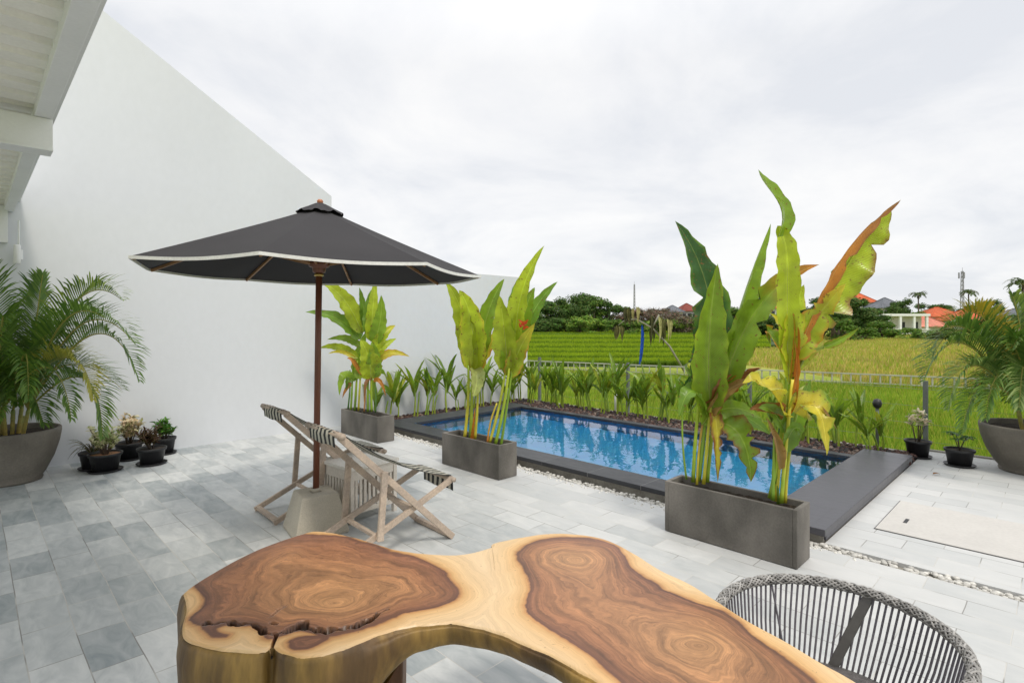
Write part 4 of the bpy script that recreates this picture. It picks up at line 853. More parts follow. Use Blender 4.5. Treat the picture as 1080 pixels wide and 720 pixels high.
# slatted side table
sd = empty('slatted_side_table', (-1.30, 4.66, 0), R(50), label='low bleached wood side table with slatted sides between the deck chairs', cat='side table')
h_ = .23
mb = MB(); mb.box(-h_-.01, h_+.01, -h_-.01, h_+.01, .425, .45); mb.build('table_top', mat('side_top', (.72, .69, .63), .6, scale=4, var=.05, bump=.05), parent=sd, bevel=.003)
for sx_ in (-1, 1):
    for sy_ in (-1, 1):
        mb = MB(); mb.bar((sx_*(h_-.02), sy_*(h_-.02), 0), (sx_*(h_-.02), sy_*(h_-.02), .425), .034, .034, (1, 0, 0)); mb.build('leg', M_swood, parent=sd, bevel=.002)
for k in range(4):
    Mz = Matrix.Rotation(k * math.pi/2, 4, 'Z'); mb = MB()
    mb.box(-h_+.04, h_-.04, -h_+.008, -h_+.028, .34, .424, M=Mz); mb.box(-h_+.04, h_-.04, -h_+.010, -h_+.026, .07, .105, M=Mz)
    for q in range(9): x = -h_+.062 + q*(2*h_-.124)/8; mb.box(x-.011, x+.011, -h_+.012, -h_+.024, .104, .342, M=Mz)
    mb.build('slatted_side', M_swood, parent=sd)

# ------------------------------------------------------------------ live-edge table
ZT = .75
def c5(x, y): return (180 + x / 2.842, 540 + y / 2.842)
def c6(x, y): return (520 + x / 2.842, 540 + y / 2.842)
far = [c5(38,240), c5(60,222), c5(110,190), c5(200,140), c5(300,95), c5(400,62), c5(440,55), c5(500,62), c5(600,88), c5(700,115), c5(800,126), c5(880,124), c5(960,105), c6(0,92), c6(80,75), c6(170,62), c6(280,68), c6(350,85), c6(420,120), c6(500,170), c6(590,212), c6(660,255), c6(760,320), c6(880,385), c6(980,445), c6(1080,500), (935,742), (962,775)]
near = [c5(38,240), c5(46,268), c5(47,295), c5(36,335), c5(36,365), c5(52,385), c5(100,400), c5(180,412), c5(270,416), c5(303,402), c5(330,416), c5(400,429), c5(470,420), c5(560,390), c5(650,355), c5(740,336), c5(840,330), c5(930,345), c5(1000,366), c6(80,385), c6(180,430), c6(260,475), c6(320,510), (650,738), (700,775), (770,815), (850,835), (920,830), (962,775)]
ia, ib = 10, 16
def W2(p): q = atz(p[0], p[1], ZT); return (q.x, q.y)
def spline(pts, n):
    P = np.array(pts, float); Q = np.vstack([2*P[0]-P[1], P, 2*P[-1]-P[-2]]); out = []
    for i in range(len(P)-1):
        p0, p1, p2, p3 = Q[i], Q[i+1], Q[i+2], Q[i+3]
        for u in np.linspace(0, 1, 24, endpoint=False): out.append(.5*((2*p1)+(-p0+p2)*u+(2*p0-5*p1+4*p2-p3)*u*u+(-p0+3*p1-3*p2+p3)*u**3))
    out.append(P[-1]); out = np.array(out); d_ = np.r_[0, np.cumsum(np.linalg.norm(np.diff(out, axis=0), axis=1))]
    q = np.linspace(0, d_[-1], n); return np.c_[np.interp(q, d_, out[:, 0]), np.interp(q, d_, out[:, 1])]
fw = [W2(p) for p in far]; nw = [W2(p) for p in near]
NA_, NB_, NC = 260, 250, 230
def two(pts, k): a = spline(pts, 40*len(pts)); kk = np.argmin(np.linalg.norm(a - np.array(pts[k]), axis=1)); 
FAR = np.vstack([spline(fw[:ia+1] , NA_)[:-1], spline(fw[ia:], NB_)]); NEAR = np.vstack([spline(nw[:ib+1], NA_)[:-1], spline(nw[ib:], NB_)])
rs = np.random.RandomState(2)
def wob(n, amp, k): x = np.linspace(0, k, n); return amp * (np.sin(x*6.1+1)+.6*np.sin(x*13.7+2)+.4*np.sin(x*29+.5))
NI = len(FAR); FAR[:, 1] += wob(NI, .0022, 9) * np.sin(np.linspace(0, np.pi, NI)); NEAR[:, 1] += wob(NI, .002, 8) * np.sin(np.linspace(0, np.pi, NI))
ww = np.linspace(0, 1, NC); ww = ww
GRID = FAR[:, None, :] * (1 - ww)[None, :, None] + NEAR[:, None, :] * ww[None, :, None]
PTS = GRID.reshape(-1, 2)
def seg_dist(P, poly, closed=True):
    A_ = np.array(poly); B_ = np.roll(A_, -1, axis=0)
    if not closed: A_, B_ = A_[:-1], np.array(poly)[1:]
    best = np.full(len(P), 1e9)
    for a, b_ in zip(A_, B_):
        ab = b_ - a; tt_ = np.clip(((P - a) @ ab) / (ab @ ab + 1e-12), 0, 1); dd = np.linalg.norm(P - (a + tt_[:, None]*ab), axis=1); best = np.minimum(best, dd)
    return best
def inside(P, poly):
    A_ = np.array(poly); ins = np.zeros(len(P), bool); j = len(A_) - 1
    for i in range(len(A_)):
        xi, yi = A_[i]; xj, yj = A_[j]
        c = ((yi > P[:, 1]) != (yj > P[:, 1])) & (P[:, 0] < (xj-xi)*(P[:, 1]-yi)/(yj-yi+1e-12)+xi); ins ^= c; j = i
    return ins
h1 = [c5(*p) for p in ((85,222),(82,200),(150,150),(250,98),(340,66),(410,62),(440,66),(520,78),(620,98),(700,122),(770,152),(825,195),(860,235),(840,265),(770,290),(700,305),(640,322),(600,335),(520,360),(460,368),(400,352),(330,362),(300,375),(260,350),(200,338),(150,345),(150,360),(175,370),(130,375),(95,362),(72,345),(80,315),(108,285),(112,255))]
h1b = [c5(*p) for p in ((365,385),(395,374),(440,370),(475,366),(450,385),(420,400),(385,402))]
h2 = [c6(*p) for p in ((78,125),(100,98),(150,82),(230,74),(300,78),(360,95),(400,130),(430,175),(500,222),(590,262),(690,300),(780,365),(860,425),(930,480),(1000,540),(1060,600),(1000,700),(700,720),(450,600),(380,510),(300,440),(210,380),(130,320),(108,275),(118,215),(95,165))]
hd = np.full(len(PTS), -9.0); masks = []
for h in (h1, h1b, h2):
    hp = spline([W2(p) for p in h] + [W2(h[0])], 160)[:-1]; dd = seg_dist(PTS, hp); ins = inside(PTS, hp); hd = np.maximum(hd, np.where(ins, dd, -dd)); masks.append(ins)
# growth rings: depth from the heartwood border towards the pith of each lobe
for ins, piths in zip(masks, ([(490,272)], [(440,386)], [])):
    cs_ = [np.array(W2(c5(*q))) for q in piths] or [np.array(W2(c6(245,140))), np.array(W2(c6(620,400)))]
    amp = .24 if len(piths) != 1 or piths[0][0] == 490 else .03
    rho = None
    for c_ in cs_:
        dc = np.linalg.norm((PTS - c_)*np.array([.8, 1.2]), axis=1); q_ = dc/(dc + np.maximum(hd, 0)*1.15 + 1e-6); rho = q_ if rho is None else -np.log(np.exp(-14*rho) + np.exp(-14*q_))/14
    dep_ = amp*(1 - np.clip(rho, 0, 1)); kk_ = np.clip(hd/.03, 0, 1); hd = np.where(ins, hd*(1-kk_) + dep_*kk_ + .0, hd)
crk = [c5(*p) for p in ((108,332),(125,336),(150,330),(172,328),(200,337),(240,333),(262,345),(285,362),(318,364),(345,352),(385,345),(400,330),(405,345),(440,352),(480,353),(540,342),(580,330),(612,315),(630,300),(648,290))]
crw = [W2(p) for p in crk]; ck = seg_dist(PTS, crw, False)
k2 = [W2(c5(*p)) for p in ((318,364),(308,385),(303,402))]; ck2 = seg_dist(PTS, k2, False)
xs = PTS[:, 0]
wid = .007 + .0045*np.sin(xs*70) + .003*np.sin(xs*173+1); wid = np.maximum(wid, .002); wid[(xs > W2(c5(350,340))[0]) & (xs < W2(c5(600,340))[0])] += .0045
crv = np.clip((wid - ck)/.0025, 0, 1); crv = np.maximum(crv, np.clip((.0045 - ck2)/.002, 0, 1)); k3 = [W2(c5(*p)) for p in ((345,280),(322,292),(300,312))]; crv = np.maximum(crv, np.clip((.0022 - seg_dist(PTS, k3, False))/.002, 0, 1)*.8); k4 = [W2(c5(*p)) for p in ((300,330),(318,334))]; crv = np.maximum(crv, np.clip((.005 - seg_dist(PTS, k4, False))/.003, 0, 1))
ed = np.minimum(seg_dist(PTS, FAR[::4], False), seg_dist(PTS, NEAR[::4], False))
crc = np.clip((wid + .0015 - ck)/.003, 0, 1); crc = np.maximum(crc, crv)
Zt = ZT - .028*crv + .0012*np.sin(xs*9)*np.cos(PTS[:, 1]*11) - .006*np.clip(1 - ed/.008, 0, 1)**2
def wood_mat():
    m = bpy.data.materials.new('suar_wood'); m.use_nodes = True; t = m.node_tree; L = t.links.new; p = t.nodes['Principled BSDF']
    ah = N(t, 'ShaderNodeAttribute'); ah.attribute_name = 'heart'; ac = N(t, 'ShaderNodeAttribute'); ac.attribute_name = 'crack'
    tcn = N(t, 'ShaderNodeTexCoord')
    def noise(s, d=5, dist=0, r=.5):
        n = N(t, 'ShaderNodeTexNoise'); n.inputs['Scale'].default_value = s; n.inputs['Detail'].default_value = d; n.inputs['Distortion'].default_value = dist; n.inputs['Roughness'].default_value = r; L(tcn.outputs['Object'], n.inputs[0]); return n
    n1 = noise(4.5, 6, .6); n2 = noise(22, 6, 1.2, .6); n3 = noise(2.2, 4, 1.5)
    def M_(op, a, b_=None, c=None):
        q = N(t, 'ShaderNodeMath', operation=op)
        for k, v in enumerate((a, b_, c)):
            if v is None: continue
            if isinstance(v, (int, float)): q.inputs[k].default_value = v
            else: L(v, q.inputs[k])
        return q.outputs[0]
    wob_ = M_('MULTIPLY_ADD', n1.outputs[0], .095, -.0475)
    wob2 = M_('MULTIPLY_ADD', n2.outputs[0], .010, -.005)
    h = M_('ADD', M_('ADD', ah.outputs['Fac'], wob_), wob2)
    cr = N(t, 'ShaderNodeValToRGB'); L(M_('MULTIPLY_ADD', h, 2.0, .4), cr.inputs[0]); E = cr.color_ramp.elements
    E[0].position = .0; E[0].color = (.76, .58, .37, 1); E[1].position = 1.0; E[1].color = (.43, .215, .09, 1)
    for pos, c in ((.28, (.76, .52, .27)), (.36, (.68, .41, .17)), (.388, (.50, .24, .08)), (.402, (.13, .052, .03)), (.43, (.22, .092, .045)), (.50, (.29, .125, .055)), (.62, (.37, .175, .075)), (.80, (.46, .235, .10))):
        x = E.new(pos); x.color = (*c, 1)
    # long grain: noise squeezed across the rings so that it streaks along them
    sp3 = N(t, 'ShaderNodeSeparateXYZ'); L(tcn.outputs['Object'], sp3.inputs[0])
    def grain(kh, kx, d, dist):
        cb = N(t, 'ShaderNodeCombineXYZ'); L(M_('MULTIPLY', h, kh), cb.inputs[0]); L(M_('MULTIPLY', sp3.outputs[0], kx), cb.inputs[1]); L(M_('MULTIPLY', sp3.outputs[1], kx), cb.inputs[2])
        n = N(t, 'ShaderNodeTexNoise'); n.inputs['Scale'].default_value = 1; n.inputs['Detail'].default_value = d; n.inputs['Roughness'].default_value = .65; n.inputs['Distortion'].default_value = dist; L(cb.outputs[0], n.inputs[0]); return n.outputs[0]
    def rng_(v, a, b_, lo, hi):
        q = N(t, 'ShaderNodeMapRange'); L(v, q.inputs[0]); q.inputs['From Min'].default_value = a; q.inputs['From Max'].default_value = b_; q.inputs['To Min'].default_value = lo; q.inputs['To Max'].default_value = hi; return q.outputs[0]
    g1 = grain(70, 3.2, 5, .4); g2 = grain(330, 6.0, 4, .2); g3 = grain(26, 2.0, 3, .8)
    lines = rng_(g2, .36, .50, .74, 1.0)
    tot = M_('MULTIPLY', M_('MULTIPLY', rng_(g1, .32, .66, .66, 1.30), rng_(g3, .34, .66, .74, 1.30)), M_('MULTIPLY', lines, rng_(n2.outputs[0], .3, .7, .88, 1.12)))
    sapf = M_('MULTIPLY', rng_(g1, .3, .7, .86, 1.08), rng_(g2, .3, .6, .90, 1.04))
    hm = N(t, 'ShaderNodeMapRange'); L(h, hm.inputs[0]); hm.inputs['From Min'].default_value = -.01; hm.inputs['From Max'].default_value = .015
    mixf = N(t, 'ShaderNodeMix', data_type='FLOAT'); L(hm.outputs[0], mixf.inputs[0]); L(sapf, mixf.inputs[2]); L(tot, mixf.inputs[3])
    vm = N(t, 'ShaderNodeVectorMath', operation='SCALE'); L(cr.outputs[0], vm.inputs[0]); L(mixf.outputs[0], vm.inputs['Scale'])
    # spalting specks in the sapwood
    sp = noise(60, 3, 0, .7); spr = N(t, 'ShaderNodeMapRange'); L(sp.outputs[0], spr.inputs[0]); spr.inputs['From Min'].default_value = .66; spr.inputs['From Max'].default_value = .72; spr.inputs['To Max'].default_value = .6
    mxs = N(t, 'ShaderNodeMix', data_type='RGBA'); L(spr.outputs[0], mxs.inputs[0]); L(vm.outputs[0], mxs.inputs[6]); mxs.inputs[7].default_value = (.16, .08, .04, 1)
    mx = N(t, 'ShaderNodeMix', data_type='RGBA'); L(ac.outputs['Fac'], mx.inputs[0]); L(mxs.outputs[2], mx.inputs[6]); mx.inputs[7].default_value = (.012, .007, .005, 1)
    L(mx.outputs[2], p.inputs['Base Color']); p.inputs['Roughness'].default_value = .34; p.inputs['Specular IOR Level'].default_value = .5
    bp = N(t, 'ShaderNodeBump'); bp.inputs['Strength'].default_value = .12; bp.inputs['Distance'].default_value = .002; L(n2.outputs[0], bp.inputs['Height']); L(bp.outputs[0], p.inputs['Normal'])
    return m
M_wood = wood_mat()
M_side = mat('table_side_wood', (.36, .22, .055), .5, base2=(.11, .062, .022), scale=5, scale3=4.5, stretch=(1.8, 1.8, .3), var=.45, scale2=30, var2=.2, bump=.35)
tb = empty('live_edge_table', (0, 1.9, 0), 0, label='live edge solid wood table with two dark heartwood lobes in the foreground', cat='table')
me = bpy.data.meshes.new('tabletop'); verts = [(x, y - 1.9, z) for (x, y), z in zip(PTS, Zt)]
faces = [(i*NC+j, i*NC+j+1, (i+1)*NC+j+1, (i+1)*NC+j) for i in range(NI-1) for j in range(NC-1)]
faces = [f[::-1] for f in faces]
me.from_pydata(verts, [], faces); me.materials.append(M_wood); me.polygons.foreach_set('use_smooth', [True]*len(faces))
a_ = me.attributes.new('heart', 'FLOAT', 'POINT'); a_.data.foreach_set('value', hd.astype(np.float32)); a_ = me.attributes.new('crack', 'FLOAT', 'POINT'); a_.data.foreach_set('value', crc.astype(np.float32))
me.update(); 
if me.polygons[1000].normal.z < 0: me.flip_normals()
top = bpy.data.objects.new('tabletop', me); COL.objects.link(top); top.parent = tb
# side skirt
loop = np.vstack([FAR, NEAR[::-1][1:-1]]); nL = len(loop); loop = loop[::2]; nL = len(loop)
def sst(x, a, b_): x = min(1, max(0, (x-a)/(b_-a))); return x*x*(3-2*x)
def thick(x, y):
    px = 540 + x/y*FPX
    l = .36 * (1 - sst(px, 330, 440)) ; m_ = .075 + .05*(1 - sst(px, 395, 480)); r = .055 * sst(px, 560, 760)
    return max(l + m_, m_) + r
nxt = np.roll(loop, -1, axis=0); prv = np.roll(loop, 1, axis=0); tg = nxt - prv; tg /= np.linalg.norm(tg, axis=1)[:, None] + 1e-9
nr = np.c_[-tg[:, 1], tg[:, 0]]; cen = loop.mean(axis=0)
area = np.sum(loop[:, 0]*nxt[:, 1] - nxt[:, 0]*loop[:, 1]); nr = nr if area < 0 else -nr   # outward
# smooth the normals
for _ in range(6): nr = (np.roll(nr, 1, 0) + nr + np.roll(nr, -1, 0)) / 3
mb = MB(); rows_ = [(0, -.0005), (.004, .003), (.012, .005), (.04, .006), (.12, .010), (.3, .008), (.5, .0), (.7, -.012), (.85, -.028), (.95, -.05), (1.0, -.08), (.9, -.14)]
vs = []
for ti, (f, off) in enumerate(rows_):
    for i in range(nL):
        x, y = loop[i]; th = thick(x, y); kk = th / .12; notch = .020 * math.exp(-((x - W2(c5(303,402))[0])/.012)**2) if y < W2(c5(300,360))[1] else 0
        dn_ = f*th if ti > 2 else (f if ti else 0); o_ = off * min(1.6, kk) - notch * (.2 + .8*min(1, ti/3))
        o_ += .004 * math.sin(i*.11 + ti*.4) * (ti/6); vs.append((x + nr[i, 0]*o_, y - 1.9 + nr[i, 1]*o_, ZT - dn_ - (.006 if ti == 0 else .006)))
mb.add(vs, [(r_*nL+i, (r_+1)*nL+i, (r_+1)*nL+(i+1) % nL, r_*nL+(i+1) % nL) for r_ in range(len(rows_)-1) for i in range(nL)], smooth=True)
sk = mb.build('live_edge', M_side, parent=tb)
if True:
    vs = []; NI2 = list(range(0, NI, 6)); NJ2 = list(range(0, NC, 10))
    for i in NI2:
        for j in NJ2: x, y = GRID[i, j]; x_, y_ = x*.985 + .015*x, y; vs.append((x, y - 1.9, ZT - thick(x, y)*.9))
    n2_ = len(NJ2); mb = MB(); mb.add([(v[0], v[1], v[2]) for v in vs], [(i*n2_+j, i*n2_+j+1, (i+1)*n2_+j+1, (i+1)*n2_+j) for i in range(1, len(NI2)-2) for j in range(1, n2_-2)], smooth=True); mb.build('underside', M_side, parent=tb)
for lx, ly in ((-.55, 1.78), (-.42, 1.98), (.35, 1.95), (.62, 1.30)):
    th = thick(lx, ly); mb = MB(); mb.bar((lx*1.02, ly - 1.9, 0), (lx, ly - 1.9, ZT - th*.85), .075, .075, (0, 1, 0)); mb.build('leg', M_leg, parent=tb, bevel=.006)
pl_ = atz(417, 712, .60)

# ------------------------------------------------------------------ woven tub chair
CX, CY, RR, ZC = .945, 1.615, .315, .705
ch = empty('woven_tub_chair', (CX, CY, 0), 0, label='round grey woven cord tub armchair pulled up to the table', cat='armchair')
rr = rng(9)
FRONT = R(215)           # opening of the backrest faces the table
def rimp(a):
    k = (1 - math.cos(a - FRONT)) / 2
    return Vector((math.cos(a)*RR, math.sin(a)*RR, ZC - .0 - .015*(1-k)))
mb = MB(); nS = 14; TT = 15
core = [rimp(R(i*3)) for i in range(121)]; mb.tube(core, .0105, 10, (.07, .065, .06), cap=False)
for s_ in range(nS):
    hand = 1 if s_ % 2 else -1; pts = []; n = 720
    for i in range(n+1):
        a = 2*math.pi*i/n; c = rimp(a); e1 = Vector((math.cos(a), math.sin(a), 0)); th = hand*(a*TT) + s_*2*math.pi/nS
        rad = .0125 + .0018*math.sin(th*2.0 + s_) ; pts.append(c + e1*math.cos(th)*rad + Vector((0, 0, 1))*math.sin(th)*rad*1.05)
    g = .20 + .24*rr.random(); mb.tube(pts, .0036, 4, (g*1.03, g, g*.96), cap=False)
mb.build('woven_rim', M_rattan, parent=ch)
def seatp(a, z=.44, r=.262): return Vector((math.cos(a)*r, math.sin(a)*r, z))
mb = MB(); nC_ = 104
for k in range(nC_):
    a = 2*math.pi*k/nC_
    dfr = abs((a - FRONT + math.pi) % (2*math.pi) - math.pi)
    if dfr < R(38): continue
    p0 = rimp(a); p1 = seatp(a + R(7)); md = (p0+p1)/2 + Vector((math.cos(a), math.sin(a), 0))*.006
    mb.tube([p0, md, p1], .0036, 5, cap=False)
    if k in (28, 71): mb.tube([p0, p0.lerp(seatp(a - R(5)), .5), seatp(a - R(5))], .0034, 5, cap=False)
mb.build('cord_back', M_cord, parent=ch)
mb = MB(); mb.tube([seatp(R(6*i)) for i in range(61)], .013, 8, cap=False); mb.build('seat_ring', M_metal, parent=ch)
mb = MB(); mb.lathe([(0, .462), (.215, .466), (.248, .458), (.255, .445), (.248, .43), (0, .428)], 40); mb.build('seat', mat('seat_weave', (.13, .12, .12), .85, scale=60, var=.3, scale2=200, bump=.6), parent=ch)
for a in (R(41), R(-62), R(232), R(150)):
    mb = MB(); p0 = rimp(a) - Vector((0, 0, .01)); p1 = seatp(a + R(20), .44, .262); p2 = Vector((math.cos(a)*.29, math.sin(a)*.29, 0)); tn = (-math.sin(a), math.cos(a), 0)
    if a in (R(41), R(-62)): mb.bar(p0, p1, .012, .030, tn)
    mb.bar(p1 + Vector((0, 0, .01)), p2, .02, .03, tn); mb.build('leg', M_metal, parent=ch, bevel=.003)

# ------------------------------------------------------------------ wire fence, posts, rail
fe = empty('wire_fence', G(8.62, 3), 0, label='low wire fence on slim grey posts along the back of the deck', cat='fence')
for t in (7.9, 5.7, 3.48, 1.27, -.95, -3.1):
    mb = MB(); mb.box(.0, .05, t - 3 - .025, t - 3 + .025, -.6, .86); mb.build('post', M_post, parent=fe, rot=ROT)
for z in (.10, .32, .54, .76):
    mb = MB(); mb.tube([(.025, 7.9 - 3, z), (.025, 5.7-3, z-.012), (.025, 3.48-3, z), (.025, 1.27-3, z-.01), (.025, -3.1-3, z)], .0018, 4); mb.build('wire', M_wire, parent=fe, rot=ROT)
gp = empty('garden_stake', G(8.30, 1.72), 0, label='grey stake with a round black cap in the back bed', cat='stake')
mb = MB(); mb.tube([(0, 0, 0), (0, 0, .52)], .02, 8); mb.build('stake', M_post, parent=gp)
mb = MB(); mb.lathe([(.02, .50), (.045, .52), (.055, .56), (.04, .61), (0, .625)], 14); mb.build('cap', M_pot, parent=gp)
mb = MB(); mb.tube([(0, 0, 0), (0, 0, .34), (.02, 0, .37)], .02, 8); o = mb.build('white_pipe', M_white, loc=atY(649, 437, 10.0)); tag(o, 'short white plastic pipe sticking up among the back bed plants', 'pipe')
# white low rail through the rice field
ra, rb_ = Vector((-2.5, 27.6, GZ)), Vector((19.5, 14.6, GZ))
rl = empty('low_rail', ra, 0, label='long low white rail with many short uprights crossing the field', cat='rail')
dvr = (rb_ - ra); Lr = dvr.length; dvr.normalize()
mb = MB(); mb.bar(dvr*0 + Vector((0,0,.42)), dvr*Lr + Vector((0,0,.42)), .06, .04); mb.build('top_rail', M_rail, parent=rl)
mb = MB(); mb.bar(dvr*0 + Vector((0,0,.12)), dvr*Lr + Vector((0,0,.12)), .06, .035); mb.build('bottom_rail', M_rail, parent=rl)
um_ = None
for k in range(90):
    q = dvr * (Lr * (k + .5) / 90)
    if um_ is None: mb = MB(); mb.box(-.02, .02, -.02, .02, 0, .42); um_ = mb.build('upright', M_rail, parent=rl); um_.location = q
    else: c = um_.copy(); COL.objects.link(c); c.parent = rl; c.location = q

# ------------------------------------------------------------------ grass and rice as stuff
def blades(name, n, sampler, hgt, wid_, cols, label, cat, seed, z0=GZ):
    rs_ = np.random.RandomState(seed); X, Y = sampler(rs_, n); n = len(X)
    zz = np.full(n, z0) if not callable(z0) else z0(X, Y)
    hh = hgt[0] + (hgt[1]-hgt[0])*rs_.rand(n); a = rs_.rand(n)*6.283; w_ = wid_*(.6+.8*rs_.rand(n)); lx = (rs_.rand(n)-.5)*hh*.7; ly = (rs_.rand(n)-.5)*hh*.7
    V_ = np.empty((n, 3, 3)); V_[:, 0] = np.c_[X - np.cos(a)*w_, Y - np.sin(a)*w_, zz]; V_[:, 1] = np.c_[X + np.cos(a)*w_, Y + np.sin(a)*w_, zz]; V_[:, 2] = np.c_[X + lx, Y + ly, zz + hh]
    me = bpy.data.meshes.new(name); me.vertices.add(3*n); me.vertices.foreach_set('co', V_.reshape(-1)); me.loops.add(3*n); me.loops.foreach_set('vertex_index', np.arange(3*n, dtype=np.int32)); me.polygons.add(n); me.polygons.foreach_set('loop_start', np.arange(0, 3*n, 3, dtype=np.int32))
    try: me.polygons.foreach_set('loop_total', np.full(n, 3, dtype=np.int32))
    except Exception: pass
    c = np.array(cols)[rs_.randint(0, len(cols), n)] * (.8 + .4*rs_.rand(n))[:, None]; C = np.repeat(np.c_[c, np.ones(n)], 3, axis=0)
    at = me.attributes.new('Col', 'FLOAT_COLOR', 'POINT'); at.data.foreach_set('color', C.reshape(-1).astype(np.float32)); me.materials.append(M_grass); me.update(calc_edges=True); me.validate()
    o = bpy.data.objects.new(name, me); COL.objects.link(o); return tag(o, label, cat, kind='stuff')
def rail_y(X): return ra.y + (X - ra.x) * (rb_.y - ra.y)/(rb_.x - ra.x)
def s_near(rs_, n):
    Y = 7.0 + 19*rs_.rand(n)**1.15; X = (-.15 + 1.35*rs_.rand(n))*Y; s = X*.7108 + Y*.7034; t_ = -X*.7034 + Y*.7108; k = (s > np.where(t_ < 1.24, 8.6, 8.22)) & (Y < rail_y(X) + .5); return X[k], Y[k]
blades('field_grass', 150000, s_near, (.08, .24), .011, [(.22, .36, .03), (.30, .42, .035), (.18, .31, .025), (.38, .40, .06)], 'bright yellow green grass between the deck and the low rail', 'grass', 1)
def s_far(rs_, n):
    Y = 17 + 75*rs_.rand(n)**1.3; X = (.18 + .95*rs_.rand(n))*Y; k = (Y > rail_y(X)) & ~((X < .60*Y) & (X + .12*Y < 15.5 + .02*Y*Y*0)); return X[k], Y[k]
blades('dry_grass', 90000, s_far, (.12, .32), .035, [(.48, .40, .09), (.56, .43, .15), (.36, .42, .05), (.48, .42, .10), (.30, .40, .04)], 'straw coloured dry grass on the fallow field at the right', 'grass', 2)
# rice terraces (each step a low bank with dense rice on it)
M_bank = mat('terrace_bank', (.035, .07, .015), .95, scale=1, var=.3, bump=.4)
steps = [27.5, 31, 35.5, 41, 49, 60, 80, 124]
tz = [GZ + .05 + .06*i for i in range(len(steps))]
b = MB()
def xr(Y): return .47*Y if Y > 45 else .30*Y + (Y - 25)*.12
for i in range(len(steps) - 1):
    y0, y1 = steps[i], steps[i+1]; z = tz[i]
    b.add([(-3-.2*y0, y0 + 1.0, z), (xr(y0), y0 - .045*xr(y0)*2, z), (xr(y1), y1 + .3, z), (-3-.2*y1, y1 + 1.5, z), (-3-.2*y0, y0 + 1.0, GZ - .1), (xr(y0), y0 - .045*xr(y0)*2, GZ - .1), (xr(y1), y1 + .3, GZ - .1), (-3-.2*y1, y1+1.5, GZ - .1)], [(0,1,2,3),(0,4,5,1),(1,5,6,2)])
tag(b.build('terrace_banks', M_bank), kind='structure')
def s_rice(rs_, n):
    Y = 27.5 + 96.5*rs_.rand(n)**1.9; X = -.1*Y + rs_.rand(n)*(np.where(Y > 45, .47*Y, .30*Y + (Y-25)*.12) + .1*Y)
    fr = np.zeros(n)
    for a, b_ in zip(steps[:-1], steps[1:]): k = (Y >= a) & (Y < b_); fr[k] = (Y[k] - a)/(b_ - a)
    k = (fr > .22) & (fr < .97); return X[k], Y[k]
def z_rice(X, Y): z = np.full(len(X), tz[0]); [z.__setitem__(Y >= a, tz[i]) for i, a in enumerate(steps[:-1])]; return z
def s_weed(rs_, n):
    Y = 27.5 + 96.5*rs_.rand(n)**1.9; X = -.1*Y + rs_.rand(n)*(np.where(Y > 45, .47*Y, .30*Y + (Y-25)*.12) + .1*Y); fr = np.zeros(n)
    for a, b_ in zip(steps[:-1], steps[1:]): k = (Y >= a) & (Y < b_); fr[k] = (Y[k] - a)/(b_ - a)
    k = fr <= .24; return X[k], Y[k]
blades('bund_weeds', 60000, s_weed, (.14, .24), .05, [(.12, .21, .012), (.15, .26, .015)], 'darker weeds growing on the bunds between the rice paddies', 'weeds', 6, z0=lambda X, Y: z_rice(X, Y))
blades('rice_crop', 190000, s_rice, (.16, .26), .05, [(.26, .38, .014), (.33, .45, .02), (.22, .34, .012)], 'vivid green young rice growing on the stepped paddies', 'rice', 3, z0=z_rice)

# ------------------------------------------------------------------ wilted banana leaves on a leaning bamboo pole
YP = 24.0
bp_ = empty('bamboo_pole', atY(722, 391, YP), 0, label='leaning bamboo pole with wilted banana leaves hanging in the paddy', cat='pole'); ob = bp_.location.copy()
mb = MB(); mb.tube([atY(722,392,YP)-ob, atY(706,365,YP)-ob, atY(688,346,YP)-ob, atY(672,337,YP)-ob, atY(660,337,YP)-ob, atY(652,343,YP)-ob], [.05, .045, .04, .035, .03, .02], 7); mb.build('pole', M_bamboo, parent=bp_)
mb = MB(); mb.tube([atY(688,346,YP)-ob, atY(695,332,YP)-ob], .04, 6); mb.build('branch', M_bamboo, parent=bp_)
rr = rng(14)
for cx_, y0, y1, wd, nn in ((653,343,362,4,5), (668,324,345,9,9), (693,333,366,7,8), (703,335,360,5,6)):
    mb = MB()
    for k in range(nn):
        x = cx_ + rr.uniform(-wd, wd); dd_ = rr.uniform(-.3, .3); c = rr.choice([(.10,.09,.03), (.07,.07,.03), (.40,.36,.16), (.46,.44,.20), (.12,.12,.04)])
        leaf(mb, [atY(x, y0 + rr.uniform(-1, 3), YP + dd_) - ob, atY(x + rr.uniform(-3, 3), (y0+y1)/2 - 4, YP + dd_) - ob, atY(x + rr.uniform(-2, 2), y1 - rr.uniform(0, 5), YP + dd_) - ob], rr.uniform(.16, .26), VIEW, c, nseg=8, seed=k, fold=.8, ripple=.3)
    mb.build('wilted_leaves', M_dry, parent=bp_)
mb = MB(); leaf(mb, [atY(677,342,YP-.2)-ob, atY(678,364,YP-.2)-ob, atY(674,386,YP-.2)-ob], .22, VIEW, (1,1,1), nseg=14, seed=5, fold=.9, ripple=.3, prof=(.9,.4)); mb.build('blue_strip', M_blue, parent=bp_)

